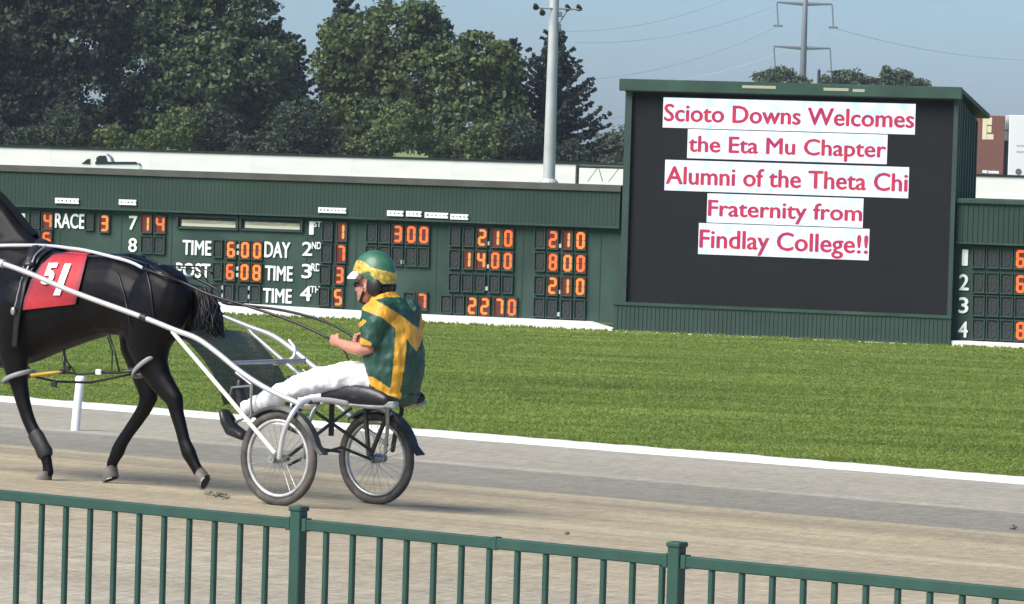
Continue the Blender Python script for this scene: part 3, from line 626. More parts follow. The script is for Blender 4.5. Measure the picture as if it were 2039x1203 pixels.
# trailers on the right behind the wall
def trailer(x0, x1, ytop, ybot, Z, mat, label, w=2.5):
    a = at_depth(x0, ytop, Z); c = at_depth(x1, ybot, Z); t = thing('semi_trailer', label, 'trailer', M0(((a.x+c.x)/2, Z, GF)))
    zb = GF+1.1
    G().bbox(a.x, c.x, Z, Z+w, zb, a.z, .03).part('box_body', mat, t)
    for fx in (.12, .85):
        for y in (.15, w-.35): G().tube([(a.x+(c.x-a.x)*fx, Z+y, GF+.5), (a.x+(c.x-a.x)*fx, Z+y+.25, GF+.5)], .5, 18).part('wheel', M_['rubber'], t)
    G().box(a.x+.3, c.x-.3, Z+.8, Z+w-.8, GF+.8, zb-.005).part('chassis', M_['black'], t)
    return t, a, c
TZ = 262; kk = TZ/FPX
t1, a, c = trailer(1700, 1997, 222, 372, TZ, M_['brown'], 'brown trailer with pale yellow print right beside the big screen')
def tp(px, py): p = at_depth(px, py, TZ); return p.x, p.z
g = G()
for q in ((1957, 1964, 236, 278), (1965, 1975, 234, 249), (1966, 1974, 251, 264), (1965, 1978, 267, 278)):
    x0, z1 = tp(q[0], q[2]); x1, z0 = tp(q[1], q[3]); g.box(x0, x1, TZ-.02, TZ-.003, z0, z1)
g.part('yellow_print', M_['cream'], t1)
g = G()
for q in ((1956, 1966, 339, 345), (1968, 1989, 340, 346)):
    x0, z1 = tp(q[0], q[2]); x1, z0 = tp(q[1], q[3]); g.box(x0, x1, TZ-.02, TZ-.003, z0, z1)
g.part('white_print', M_['white'], t1)
x0, z1 = tp(1997.5, 280); x1, z0 = tp(2006, 372); G().box(x0+.02, x1, TZ+.3, TZ+2.2, z0, z1).part('refrigeration_unit', M_['black'], t1)
x0, z1 = tp(1997.5, 258); x1, z0 = tp(2009, 261); G().box(x0, x1, TZ+.5, TZ+1.5, z0, z1).part('tie_bar', M_['fargrey'], t1)
t2, a, c = trailer(2011, 2420, 229, 376, TZ, M_['carwhite'], 'white trailer at the right edge with a small round mark')
g = G()
for y in (288, 300):
    x0, z1 = tp(2024, y); x1, z0 = tp(2090, y+5); g.box(x0, x1, TZ-.02, TZ-.003, z0, z1)
g.part('grey_print', pbr('grey print', (.5, .5, .5), .6), t2)
x0, z0 = tp(2028, 342); G().tube([(x0, TZ-.02, z0), (x0, TZ-.003, z0)], .2, 8).part('round_mark', pbr('dark print', (.12, .13, .13), .6), t2)
# ================================================================= POWER LINES
PZ2 = 600
def pp(x, y, Z=PZ2): return at_depth(x, y, Z)
PY = thing('transmission_tower', 'tall steel power line mast with two cross arms above the screen', 'power pylon', M0((pp(1596, 300).x, PZ2, GF)))
xb = pp(1597, 200).x
G().tube([(xb, PZ2, GF), (xb, PZ2, pp(1597, 60).z), (xb, PZ2, pp(1600, -90).z)], [.62, .42, .28], 10).part('mast', M_['fargrey'], PY, sm=0)
def arm(y, xl_, xr_):
    za_ = pp(1598, y).z; l = pp(xl_, y).x; r_ = pp(xr_, y).x
    G().tube([(l, PZ2, za_+.15), (xb, PZ2, za_), (r_, PZ2, za_+.1)], [.13, .3, .13], 6).part('cross_arm', M_['fargrey'], PY)
    out = []
    for x in (l, r_):
        G().tube([(x, PZ2, za_), (x+.25, PZ2, za_-3.0)], .11, 5).part('insulator_string', M_['fargrey'], PY); G().bbox(x-.4, x+.9, PZ2-.15, PZ2+.15, za_-3.3, za_-3.0, .05).part('line_clamp', M_['fargrey'], PY)
        out.append(Vector((x+.25, PZ2, za_-3.2)))
    return out
I1 = arm(8, 1547, 1657); I2 = arm(96, 1541, 1653)
def wire(p, q, sag=1.5):
    p, q = Vector(p), Vector(q); pts = [p.lerp(q, k/16)-Vector((0, 0, sag*4*(k/16)*(1-k/16))) for k in range(17)]
    o = G().tube(pts, .03, 5).part('power_line', M_['wire']); return o
WL = [(I1[0], pp(1150, 160, 560), 'lower left wire rising from the pale sky to the upper left insulator'), (pp(1547, 10, 598), pp(1150, 85, 560), 'wire from the left end of the upper cross arm towards the floodlight pole'),
      (pp(1470, -10, 598), pp(1100, 62, 560), 'highest wire crossing the sky left of the mast'), (I2[0], pp(1150, 240, 560), 'wire from the lower left insulator down behind the screen cabinet'),
      (I1[1], pp(1300, 165, 640), 'wire running left from the upper right insulator behind the mast'), (I1[1], pp(2150, 120, 640), 'wire from the upper right insulator to the right edge'), (pp(1760, -8, 600), pp(2150, 26, 600), 'topmost wire at the upper right corner')]
for p, q, lb in WL: tag(wire(p, q), lb, 'power line', 'overhead power lines')
sp = pp(1631, 140, 420); s0 = Vector((sp.x, 420, GF)); PO = thing('utility_post', 'short dark post top poking above the screen roof between the trees', 'utility pole', M0(s0))
G().tube([s0, sp], .16, 8).part('post', M_['darkframe'], PO)
G().box(sp.x-.05, sp.x+.05, 419.8, 420.2, sp.z, sp.z+.12).part('post_cap', M_['darkframe'], PO)
# ================================================================= TREES
def foliage(name, centres, radii, mat, parent, per=26, leaf=.2, seed=0, flat=0):
    r = np.random.default_rng(seed); C = np.repeat(np.asarray(centres), per, 0); Rr = np.repeat(np.asarray(radii), per)[:, None]; n = len(C)
    d = r.normal(size=(n, 3)); d /= np.linalg.norm(d, axis=1)[:, None]; P = C+d*Rr*(.35+.65*r.random((n, 1)))*np.array([1.15, 1.15, .75])
    nr = d*.6+r.normal(size=(n, 3))*.6+np.array([0, 0, .35]); nr /= np.linalg.norm(nr, axis=1)[:, None]
    a = np.cross(nr, r.normal(size=(n, 3))); a /= np.linalg.norm(a, axis=1)[:, None]; b_ = np.cross(nr, a)
    s = leaf*(.55+.9*r.random((n, 1))); V = np.zeros((n, 4, 3)); V[:, 0] = P-a*s*.5; V[:, 1] = P-b_*s*.33-a*s*.05; V[:, 2] = P+a*s*.6; V[:, 3] = P+b_*s*.36
    V[:, 3] += nr*s*.12
    o = part(name, V.reshape(-1, 3), np.arange(n*4).reshape(-1, 4), mat, parent)
    tone = np.repeat(r.random(len(centres)), per)*.6+r.random(n)*.4
    at = o.data.attributes.new('tone', 'FLOAT', 'FACE'); at.data.foreach_set('value', tone.astype(np.float32)); return o
def broadleaf(blobs, Z, mat, label, cat='tree', group='trees behind the white wall', trunk=None, dens=1.0, leaf=.33, name='broadleaf_tree', seed=1, clump=.62):
    """blobs: surveyed lobes of the crown (px, py, r px)"""
    r = random.Random(seed); k = Z/FPX; L_ = []
    for (x, y, rp) in blobs: L_.append((at_depth(x, y, Z+r.uniform(-1, 1)*rp*k*.5), rp*k))
    xs = [p.x for p, _ in L_]; cx = sum(p.x*q for p, q in L_)/sum(q for _, q in L_) if trunk is None else at_depth(trunk, 200, Z).x
    t = thing(name, label, cat, M0((cx, Z, GF)), group)
    C = []; Rd = []
    for (p, q) in L_:
        n = int(dens*8.5*(q/clump)**2)+6
        for _ in range(n):
            v = Vector((r.gauss(0, 1), r.gauss(0, 1), r.gauss(0, 1))).normalized(); rr = q*(r.random()**.33); rr = rr if r.random() > .6 else q*r.uniform(.82, 1.04)
            c = p+Vector((v.x, v.y, v.z*.95))*rr
            if c.z < GF+.3: continue
            C.append(c[:]); Rd.append(clump*r.uniform(.6, 1.25))
    foliage('crown', C, Rd, mat, t, per=24, leaf=leaf, seed=seed)
    base = Vector((cx, Z, GF)); top = max(p.z for p, _ in L_)
    h = top-GF; G().tube([base, base+Vector((.1, 0, h*.3)), base+Vector((-.15, .1, h*.6)), base+Vector((0, 0, h*.85))], [.035*h, .026*h, .016*h, .006*h], 8).part('trunk', M_['bark'], t)
    g = G()
    for (p, q) in L_:
        s = base+Vector((0, 0, max(.5, (p.z-GF)*.45))); g.tube([s, s.lerp(p, .5)+Vector((0, 0, .3)), p], [.012*h, .008*h, .003*h], 6)
    g.part('limbs', M_['bark'], t); return t
def spruce(x, ytop, ybase_half, Z, label, seed, group='trees behind the white wall', dens=1.0):
    r = random.Random(seed); tp_ = at_depth(x, ytop, Z); base = Vector((tp_.x, Z, GF)); h = tp_.z-GF; k = Z/FPX; W = ybase_half*k
    t = thing('spruce_tree', label, 'tree', M0(base), group)
    G().tube([base, base+Vector((0, 0, h*.97))], [.02*h, .02], 8).part('trunk', M_['bark'], t)
    C = []; Rd = []; g = G(); z = h*.04
    while z < h*.985:
        f = z/h; ln = W*((1-f)**.8)*r.uniform(.8, 1.12)+.12; nb = 7 if f < .8 else 5; a0 = r.random()*6.28
        for b_ in range(nb):
            a = a0+b_*6.283/nb+r.uniform(-.3, .3); L = ln*r.uniform(.45, 1.15); dr = Vector((math.cos(a), math.sin(a), 0)); s0_ = base+Vector((0, 0, z)); n = max(3, int(L/.28)); rise = .28+.5*f
            pts = []
            for q in range(n+1):
                u = q/n; p = s0_+dr*L*u+Vector((0, 0, L*(-.22*u+(rise)*u*u))); pts.append(p)
                wd = .30*(1-u*.55)*min(1, L)+.1
                for _ in range(2):
                    C.append((p+Vector((r.uniform(-1, 1)*wd*.6, r.uniform(-1, 1)*wd*.6, r.uniform(-.18, .02)))) [:]); Rd.append(wd*.62)
            g.tube(pts, [.05*(1-q/n)+.012 for q in range(n+1)], 4)
        z += h*(.030+.012*r.random())/dens
    g.part('branches', M_['bark'], t); foliage('needles', C, Rd, M_['needle'], t, per=15, leaf=.21, seed=seed); return t
Zt = 300
broadleaf([(20, 40, 110), (120, 70, 105), (60, 160, 100), (160, 180, 75), (10, 240, 80), (120, 255, 75), (-110, 120, 110), (60, -60, 120), (190, 20, 60), (-60, 0, 110), (185, 250, 50), (-90, 240, 80)], 296, M_['leafA'], 'dark dense broadleaf tree at the far left edge of the photo', seed=11, dens=1.05)
broadleaf([(300, 20, 100), (400, 50, 105), (480, 30, 75), (280, 130, 85), (400, 160, 95), (500, 130, 90), (300, 220, 80), (440, 240, 85), (540, 190, 65), (370, -60, 110), (520, 250, 60), (250, 60, 45), (255, 260, 55), (560, 110, 40)], 300, M_['leafB'], 'tall mid green broadleaf tree right of the dark one, above the white truck', seed=12)
spruce(688, -45, 120, 309, 'tall dark spruce whose tip shows above the broadleaf crowns left of centre', 21)
spruce(585, 60, 95, 306, 'dark spruce filling the gap between the two wide broadleaf crowns', 25, dens=.8)
broadleaf([(705, 90, 68), (790, 70, 72), (855, 75, 48), (730, 170, 75), (830, 160, 80), (665, 130, 42), (760, 240, 70), (690, 230, 55), (845, 240, 60), (840, 28, 32)], 298, M_['leafC'], 'round olive green broadleaf tree with twin domes at the centre left', seed=13)
broadleaf([(955, 110, 50), (1000, 135, 45), (920, 160, 62), (985, 190, 62), (930, 240, 62), (1010, 250, 42), (880, 110, 30)], 294, M_['leafC'], 'olive green broadleaf tree just left of the floodlight pole', seed=14)
spruce(1022, 68, 62, 312, 'small spruce with its tip between the broadleaf crown and the floodlight pole', 22)
spruce(1106, 50, 150, 297, 'dark spruce with upswept boughs behind the floodlight pole', 23, dens=1.15)
for i, (bl, mt, lb) in enumerate((([(600, 275, 42), (650, 285, 40), (560, 290, 35)], 'leafA', 'low dark shrub under the gap in the trees'), ([(745, 290, 38), (800, 285, 42), (700, 295, 34)], 'leafB', 'low green shrub below the twin-domed tree'),
        ([(880, 295, 36), (930, 300, 34), (975, 305, 30)], 'leafB', 'pale green low shrub right above the white wall near the centre'), ([(1040, 300, 34), (1090, 310, 32), (1140, 305, 36)], 'leafA', 'dark low shrub at the foot of the big spruce'),
        ([(60, 280, 42), (130, 285, 36), (0, 275, 40)], 'leafA', 'dark low shrub at the foot of the leftmost tree'), ([(220, 280, 42), (290, 285, 36), (350, 290, 36)], 'leafB', 'green low shrub behind the white truck'), ([(420, 290, 38), (480, 290, 36), (530, 290, 36)], 'leafA', 'dark low shrub between the white truck and the gap in the trees'),
        ([(-80, 270, 45), (-150, 265, 45)], 'leafA', 'low shrub at the left end of the wall'))):
    bl = [(x_+random.uniform(-8, 8), y_+(-28 if q_ == i % 3 else 6), r_*(1.25 if q_ == i % 3 else .9)) for q_, (x_, y_, r_) in enumerate(bl)]
    broadleaf(bl, 286+i*.7, M_['leafA' if mt == 'leafA' or i % 3 == 0 else 'leafC'], lb, 'shrub', 'shrubs behind the white wall', name='shrub', seed=40+i, clump=.45, leaf=.22, dens=1.2)
broadleaf([(1215, 300, 34), (1245, 290, 40), (1280, 300, 36)], 420, M_['leafD'], 'pale distant tree just left of the screen cabinet', group='distant trees', seed=50)
broadleaf([(1520, 165, 22), (1560, 160, 26), (1595, 172, 20), (1540, 150, 14)], 430, M_['leafD'], 'distant tree top above the screen roof at the mast', group='distant trees', seed=51, clump=.5, trunk=1550)
broadleaf([(1660, 168, 24), (1700, 164, 22), (1735, 172, 18), (1680, 152, 14)], 432, M_['leafD'], 'distant tree top above the screen roof between the other two', group='distant trees', seed=52, clump=.5, trunk=1690)
broadleaf([(1775, 158, 20), (1800, 165, 24), (1770, 145, 12), (1830, 175, 16)], 428, M_['leafD'], 'distant tree top above the right end of the screen roof', group='distant trees', seed=53, clump=.5, trunk=1790)
# ================================================================= FRONT FENCE
FW = (to_w(Vector((0, 0, 0)))+13.86)
FEN = TRK@Matrix.Translation((0, FW, 0)); FENI = FEN.inverted()
def fx(px, py=1060):
    d = ray(px, py); n_ = N; t = (FEN.translation-CAM).dot(n_)/d.dot(n_); return (FENI@(CAM+d*t))
RAILZ = 1.0
p1, p2 = fx(594).x, fx(1349).x; sec = p2-p1
FE = thing('metal_fence', 'dark green metal picket fence along the near side of the track', 'fence', FEN@Matrix.Translation((p1, 0, .05)))
posts = [p1-2*sec, p1-sec, p1, p2, p2+sec, p2+2*sec]
for x in posts:
    G().bbox(x-.027, x+.027, -.027, .027, .06, RAILZ+.035, .004).part('post', M_['fence'], FE, FEN)
    G().bbox(x-.033, x+.033, -.033, .033, RAILZ+.032, RAILZ+.052, .005).part('post_cap', M_['fence'], FE, FEN)
for a, b_ in zip(posts[:-1], posts[1:]):
    G().bbox(a+.028, b_-.028, -.018, .018, RAILZ-.045, RAILZ, .004).part('top_rail', M_['fence'], FE, FEN)
    G().bbox(a+.028, b_-.028, -.018, .018, .18, .22, .004).part('bottom_rail', M_['fence'], FE, FEN)
    for s_ in (a+.03, b_-.055): G().bbox(s_, s_+.025, -.022, .022, RAILZ-.05, RAILZ+.004, .003).part('rail_bracket', M_['fence'], FE, FEN)
pk = G().bbox(-.011, .011, -.011, .011, .12, RAILZ-.046, .003)
first = None
sp_ = .1385
xs = [fx(530).x-k*sp_ for k in range(0, 34)]+[fx(650).x+k*sp_ for k in range(0, 13)]+[fx(1420).x+k*sp_ for k in range(0, 22)]
for x in xs:
    if min(abs(x-q) for q in posts) < .045: continue
    if first is None:
        first = pk.part('picket', M_['fence'], FE, FEN@M0((x, 0, 0)))
    else:
        o = first.copy(); sc.collection.objects.link(o); o.parent = FE; o.location = first.location+Vector((x-xs[0], 0, 0))
c_ = fx(988, 1085); G().bbox(c_.x-.014, c_.x+.014, -.021, .021, RAILZ-.048, RAILZ+.004, .003).part('rail_joint', M_['fence'], FE, FEN)
# ================================================================= white marker post
b0 = on_track(149, 857); t0 = at_depth(160, 752, b0.y+.05)
MK = thing('marker_post', 'white plastic marker post leaning beside the inner edge of the track', 'marker post', M0(b0))
G().tube([b0-Vector((0, 0, .05)), b0.lerp(t0, .5), t0-Vector((0, 0, .03))], [.042, .041, .040], 14).part('shaft', M_['white'], MK, sm=R(50))
G().tube([t0-Vector((0, 0, .031)), t0, t0+Vector((0, 0, .015))], [.047, .047, .03], 14).part('cap', M_['white'], MK, sm=R(50))
# ================================================================= RACE FRAME (horse, sulky, driver share its axes)
WS = WBASE+.56                                    # centre plane of the sulky
hd = Vector((-math.cos(PHI), math.sin(PHI), 0)); lf = Vector((-math.sin(PHI), -math.cos(PHI), 0))
d = ray(652, 913); g0 = CAM+d*((WS)/d.dot(N)); g0.z = 0
FR = Matrix.Translation(g0)@Matrix((hd, lf, Vector((0, 0, 1)))).transposed().to_4x4(); FRI = FR.inverted()
def L3(px, py, w=0.):
    """race-frame point on the upright plane w metres to the far side of the centre plane"""
    d = ray(px, py); return FRI@(CAM+d*((WS+w)/d.dot(N)))
def mir(p): return Vector((p[0], -p[1], p[2]))
SC = 1/278.
# ---------------- HORSE
Xh = L3(200, 700).x
HO = thing('horse', 'black harness horse in stride wearing a red saddle cloth', 'horse', FR@M0((Xh, 0, prof(.5))))
hg = G()
LAT = (0, 1, 0)
def body_loft(g, secs, seg=20):
    rows_ = []
    for (tx, ty, bx, by, hw) in secs:
        t_, b_ = L3(tx, ty), L3(bx, by); c = (t_+b_)/2; hv = (t_-b_)/2
        rows_.append([c+hv*math.cos(2*math.pi*j/seg)+Vector((0, hw*math.copysign(abs(math.sin(2*math.pi*j/seg))**.85, math.sin(2*math.pi*j/seg)), 0)) for j in range(seg)])
    n = len(rows_); V = [p for r_ in rows_ for p in r_]
    F = [(k*seg+j, k*seg+(j+1) % seg, (k+1)*seg+(j+1) % seg, (k+1)*seg+j) for k in range(n-1) for j in range(seg)]+[tuple(range(seg-1, -1, -1)), tuple((n-1)*seg+j for j in range(seg))]
    g.add(V, F)
body_loft(hg, [(398, 600, 380, 625, .05), (386, 580, 354, 645, .14), (364, 562, 336, 662, .21), (334, 543, 316, 670, .265), (296, 522, 287, 674, .29), (260, 504, 255, 668, .285), (215, 505, 215, 668, .28), (165, 506, 165, 683, .30), (118, 500, 112, 703, .30), (82, 487, 70, 722, .27), (40, 470, 25, 735, .235), (0, 455, -25, 732, .20), (-30, 470, -60, 705, .16), (-60, 520, -75, 660, .10)])
# neck and head (head is left of the frame)
body_loft(hg, [(100, 498, 20, 640, .10), (80, 483, -20, 665, .16), (48, 456, -60, 640, .14), (20, 420, -90, 580, .115), (-8, 390, -112, 520, .10), (-60, 345, -150, 455, .085), (-105, 305, -178, 410, .08), (-135, 285, -185, 375, .07)], 16)
def limb(g, pts, w, yscale=1.0):
    P = [L3(x, y, w+(q[0] if q else 0)) for (x, y, r_, *q) in pts]; rr = [r_*SC for (x, y, r_, *q) in pts]; rr2 = [a/.815*.9 for a in rr]
    g.tube(P, rr2, 14, lat=LAT, rl=[a*yscale for a in rr], round_end=True)
head = [(-150, 300, 36), (-180, 330, 36), (-205, 365, 27), (-232, 405, 20), (-250, 432, 21), (-258, 445, 15)]
limb(hg, head, 0, .8)
for s_ in (-1, 1):
    e = L3(-132, 282, s_*.05); hg.tube([e, e+Vector((.01, -s_*.01, .07)), e+Vector((.0, -s_*.02, .14))], [.03, .028, .006], 8)
limb(hg, [(325, 590, 62), (306, 640, 62), (296, 690, 46), (306, 730, 31), (320, 758, 25), (336, 780, 21), (348, 796, 19), (352, 822, 15), (360, 850, 13.5), (367, 879, 13), (376, 902, 15.5), (382, 914, 13.5), (389, 928, 12), (396, 940, 12)], -.17, .8)
limb(hg, [(300, 600, 60), (285, 650, 55), (278, 700, 40), (284, 740, 26), (292, 770, 22), (296, 792, 20), (287, 815, 15.5), (272, 838, 14), (255, 862, 13), (242, 882, 13.5), (235, 898, 15), (228, 912, 12.5), (222, 926, 12)], .17, .8)
limb(hg, [(45, 600, 55), (30, 660, 46), (28, 705, 34), (33, 740, 24), (39, 768, 19), (46, 800, 16), (54, 828, 14.5), (62, 848, 14), (69, 862, 14.5), (77, 880, 13.5), (86, 898, 14), (92, 912, 12.5), (95, 928, 11), (96, 940, 13)], -.17, .8)
limb(hg, [(20, 600, 50), (-20, 660, 44), (-45, 700, 30), (-75, 735, 22), (-105, 765, 18), (-125, 785, 17), (-122, 815, 13), (-115, 850, 13), (-112, 868, 15), (-122, 888, 11), (-130, 900, 12)], .17, .8)
# muscle masses: shoulder, forearm, quarter, stifle, gaskin
for w in (-1, 1):
    for (x, y, ww, rx, ry, rz, tl) in ((45, 570, .20, .13, .07, .22, -25), (10, 640, .19, .12, .07, .12, 0), (312, 612, .20, .12, .07, .13, 20), (290, 640, .23, .12, .07, .15, -10), (345, 620, .17, .10, .08, .16, 10), (262, 655, .22, .08, .05, .09, 0)):
        c = L3(x, y, -ww); c = c if w > 0 else mir(c); hg.ell(c, (rx, ry, rz), 16, 12, Matrix.Rotation(R(tl), 3, 'Y'))
hV, hF = remesh(hg, .013, 9)
rr = np.array([noise.fractal(Vector(v)*7, 1, 2, 3)*.006 for v in hV]); 
hbvh0 = BVHTree.FromPolygons([Vector(v) for v in hV], hF)
hbody = part('body', hV, hF, M_['coat'], HO, FR, sm=0)
def hoof(px, py, w, tilt, r0=.050, r1=.068, h=.085):
    """tilt: pitch of the sole, degrees; 0 = flat on the ground"""
    c = L3(px, py, w); Rm = Matrix.Rotation(R(tilt), 4, 'Y'); g = G(); rows_ = []; seg = 18
    for k, (f, r_) in enumerate(((0, r0*.85), (.05, r0), (1, r1), (1.0, r1*.93))):
        rows_.append([c+(Rm@Vector((r_*1.0*math.cos(a)*(1.12 if math.cos(a) > 0 else .85)+f*.035, r_*.92*math.sin(a), -f*h))) for a in [2*math.pi*j/seg for j in range(seg)]])
    V = [p for q in rows_ for p in q]; F = [(k*seg+j, k*seg+(j+1) % seg, (k+1)*seg+(j+1) % seg, (k+1)*seg+j) for k in range(3) for j in range(seg)]+[tuple(range(seg)), tuple(3*seg+seg-1-j for j in range(seg))]
    I = [0]*(3*seg)+[0, 1]
    o = part('hoof', V, F, [M_['hoof'], M_['sole']], HO, FR, sm=R(40), midx=I)
    sh = G(); rr_ = [c+(Rm@Vector((r1*.86*math.cos(a)*(1.12 if math.cos(a) > 0 else .85)+.035, r1*.8*math.sin(a), -h-.004))) for a in [R(x) for x in range(-140, 141, 20)]]
    sh.tube(rr_, .007, 6).part('horseshoe', M_['chrome'], o, FR)
hoof(94, 938, -.17, 0); hoof(222, 928, .17, 22); hoof(397, 940, -.17, 66, r1=.062, h=.075); hoof(-130, 902, .17, 40)
# leg boots
def boot(pts, w, mat='leather'):
    g = G(); P = [L3(x, y, w) for x, y, r_ in pts]; g.tube(P, [r_*SC/.815*.93 for x, y, r_ in pts], 14, lat=LAT, rl=[r_*SC*.9 for x, y, r_ in pts]); g.part('leg_boot', M_[mat], HO, FR, sm=R(50))
M_['boot'] = pbr('boot neoprene', (.012, .012, .013), .6, bump=.4, bscale=20)
boot([(68, 862, 14), (73, 870, 15.5), (83, 889, 15), (90, 903, 16.5), (93, 910, 13)], -.17, 'boot')

# tail and mane
tg = G(); tg.tube([L3(x, y) for x, y in ((376, 572), (394, 582), (407, 600), (410, 622), (404, 642), (400, 656))], [.03, .055, .085, .10, .09, .05], 14, lat=LAT, rl=[.04, .055, .07, .085, .09, .06], round_end=True)
rt = random.Random(5)
for _ in range(260):
    s0_ = L3(400+rt.uniform(-6, 14), 580+rt.uniform(-8, 8), rt.uniform(-.05, .05)); q = rt.uniform(-1, 1)
    P = [s0_, s0_+Vector((-.05+q*.03, rt.uniform(-.06, .06), -.10)), s0_+Vector((-.05+q*.07, rt.uniform(-.08, .08), -.20)), s0_+Vector((-.07+q*.10, rt.uniform(-.1, .1), -.26-rt.random()*.07))]
    tg.tube(P, [.008, .008, .006, .002], 4)
tg.part('tail', M_['hair'], HO, FR, sm=0)
mg = G()
for k in range(120):
    f = k/120; x = 60-190*f; y = np.interp(x, [-135, -105, -60, -8, 20, 48, 80], [285, 305, 345, 390, 420, 456, 483]); s0_ = L3(x, y, 0)
    P = [s0_+Vector((0, -.01, .0)), s0_+Vector((-.02, -.05, .01)), s0_+Vector((-.03+rt.uniform(-.02, .02), -.11, -.10)), s0_+Vector((-.03+rt.uniform(-.03, .03), -.12, -.20))]
    mg.tube(P, [.014, .012, .009, .003], 4)
mg.part('mane', M_['hair'], HO, FR)
for s_ in (-1, 1): G().ell(L3(-186, 338, s_*.095), (.018, .01, .016), 10, 8).part('eye', M_['glasswin'], HO, FR, sm=0)
# projection of cloth and straps onto the horse's skin (both sides)
camF = FRI@CAM
def on_horse(px, py, off=.012):
    d = FRI.to_3x3()@ray(px, py); h_, n_, i_, ds = hbvh0.ray_cast(camF, d.normalized())
    if h_ is None: h_ = L3(px, py, 0); n_ = Vector((0, 1, 0))
    if n_.dot(d) > 0: n_ = -n_
    return h_+n_*off
def cloth(corner_rows, nu, nv, off, mats, name, parent, thick=.006, idx=None):
    rows_ = []
    for a in range(nv+1):
        f = a/nv; k = f*(len(corner_rows)-1); i0 = min(int(k), len(corner_rows)-2); ff = k-i0
        l = [corner_rows[i0][0][q]*(1-ff)+corner_rows[i0+1][0][q]*ff for q in (0, 1)]; r_ = [corner_rows[i0][1][q]*(1-ff)+corner_rows[i0+1][1][q]*ff for q in (0, 1)]
        rows_.append([on_horse(l[0]+(r_[0]-l[0])*b/nu, l[1]+(r_[1]-l[1])*b/nu, off) for b in range(nu+1)])
    near = rows_; far = [[mir(p) for p in q] for q in rows_[::-1]]
    top = near[0]; midr = [Vector((p.x, 0, max(p.z, p.z+.02))) for p in top]
    allr = far+[midr]+near; g = G(); g.grid(allr)
    nu1 = nu+1; V = np.array([tuple(v) for v in g.V]); F = g.F; I = []
    for a in range(len(allr)-1):
        for b in range(nu): I.append(1 if (mats and len(mats) > 1 and (b < 1 or b >= nu-1)) else 0)
    V2 = V.copy(); c = Vector((V[:, 0].mean(), 0, V[:, 2].mean())); dn = V-np.array([0, 0, c.z-.1])*1.0; dn[:, 0] = 0; dn /= (np.linalg.norm(dn, axis=1)[:, None]+1e-9); V2 = V-dn*thick
    nV = len(V); Va = np.vstack([V, V2]); Fa = [tuple(f) for f in F]+[tuple(q+nV for q in f[::-1]) for f in F]
    return part(name, Va, Fa, mats, parent, FR, sm=0, midx=I+I)
SCL = cloth([((107, 512), (176, 512)), ((86, 530), (171, 535)), ((66, 560), (165, 560)), ((55, 590), (158, 585)), ((47, 617), (153, 605))], 16, 16, .022, [M_['red'], M_['redtrim']], 'saddle_cloth', HO)
def mark(s, cx, cy, w, h, shear):
    V, F = text_mesh(s, 0, .05); bm = bmesh.new(); vs = [bm.verts.new(v) for v in V]
    for f in F:
        try: bm.faces.new([vs[k] for k in f])
        except ValueError: pass
    bmesh.ops.triangulate(bm, faces=bm.faces[:]); bmesh.ops.subdivide_edges(bm, edges=bm.edges[:], cuts=5, use_grid_fill=True); bm.verts.index_update()
    V = np.array([v.co[:] for v in bm.verts]); F = [[v.index for v in f.verts] for f in bm.faces]; bm.free(); mn, mx = V.min(0), V.max(0)
    # refine is not needed: the cloth is nearly flat across one figure
    out = [on_horse(cx+((v[0]-mn[0])/(mx[0]-mn[0])-.5)*w+shear*((v[1]-mn[1])/(mx[1]-mn[1])-.5)*h, cy-((v[1]-mn[1])/(mx[1]-mn[1])-.5)*h, .034) for v in V]
    o = part('cloth_number', out, F, M_['white'], SCL, FR); return o
mark('5', 104, 549, 23, 40, .35); mark('1', 129, 560, 13, 58, .38)
def strap(pts, mat, name, rw=.012, off=.02, th=.004, parent=None, both=True, m=8):
    g = G(); P = []
    for (a, b_) in zip(pts[:-1], pts[1:]):
        for k in range(m): P.append(on_horse(a[0]+(b_[0]-a[0])*k/m, a[1]+(b_[1]-a[1])*k/m, off))
    P.append(on_horse(*pts[-1], off)); g.tube(P, th, 6, rl=rw, lat=(1, 0, .3))
    if both: G().tube([mir(p) for p in P], th, 6, rl=rw, lat=(1, 0, .3)).part(name, M_[mat], parent or HO, FR, sm=0)
    return g.part(name, M_[mat], parent or HO, FR, sm=0)
strap([(98, 497), (78, 515), (58, 545), (45, 585), (38, 615), (33, 650), (30, 690)], 'leather', 'girth_strap', .03, .018)
strap([(90, 500), (70, 520), (52, 548)], 'chrome', 'saddle_trim', .008, .04); strap([(80, 498), (58, 520), (45, 545)], 'greystrap', 'saddle_trim', .006, .03)
strap([(50, 552), (40, 585), (34, 612)], 'greystrap', 'girth_trim', .006, .036)
strap([(106, 508), (170, 514), (250, 514), (296, 530), (325, 548)], 'leather', 'back_strap', .012, .012, .004)
strap([(290, 530), (300, 570), (308, 640)], 'leather', 'hip_strap', .006, .01); strap([(236, 545), (250, 590), (262, 650)], 'leather', 'hip_strap', .005, .01)
o = on_horse(30, 618, .03); G().ell(o, (.022, .012, .03), 10, 8).part('buckle', M_['chrome'], HO, FR, sm=0)
o = on_horse(370, 607, .03); 
# saddle pad on the withers
sg = G(); 
for w in (-1, 1):
    P = [L3(84, 486), on_horse(72, 505, .03), on_horse(60, 530, .03)]; P = [P[0]+Vector((0, 0, .02))]+P[1:]; P = P if w < 0 else [mir(p) for p in P]; sg.tube(P, .022, 8, rl=.05, lat=(1, 0, .3), round_end=True)
sg.part('harness_saddle', M_['leather'], HO, FR, sm=0)
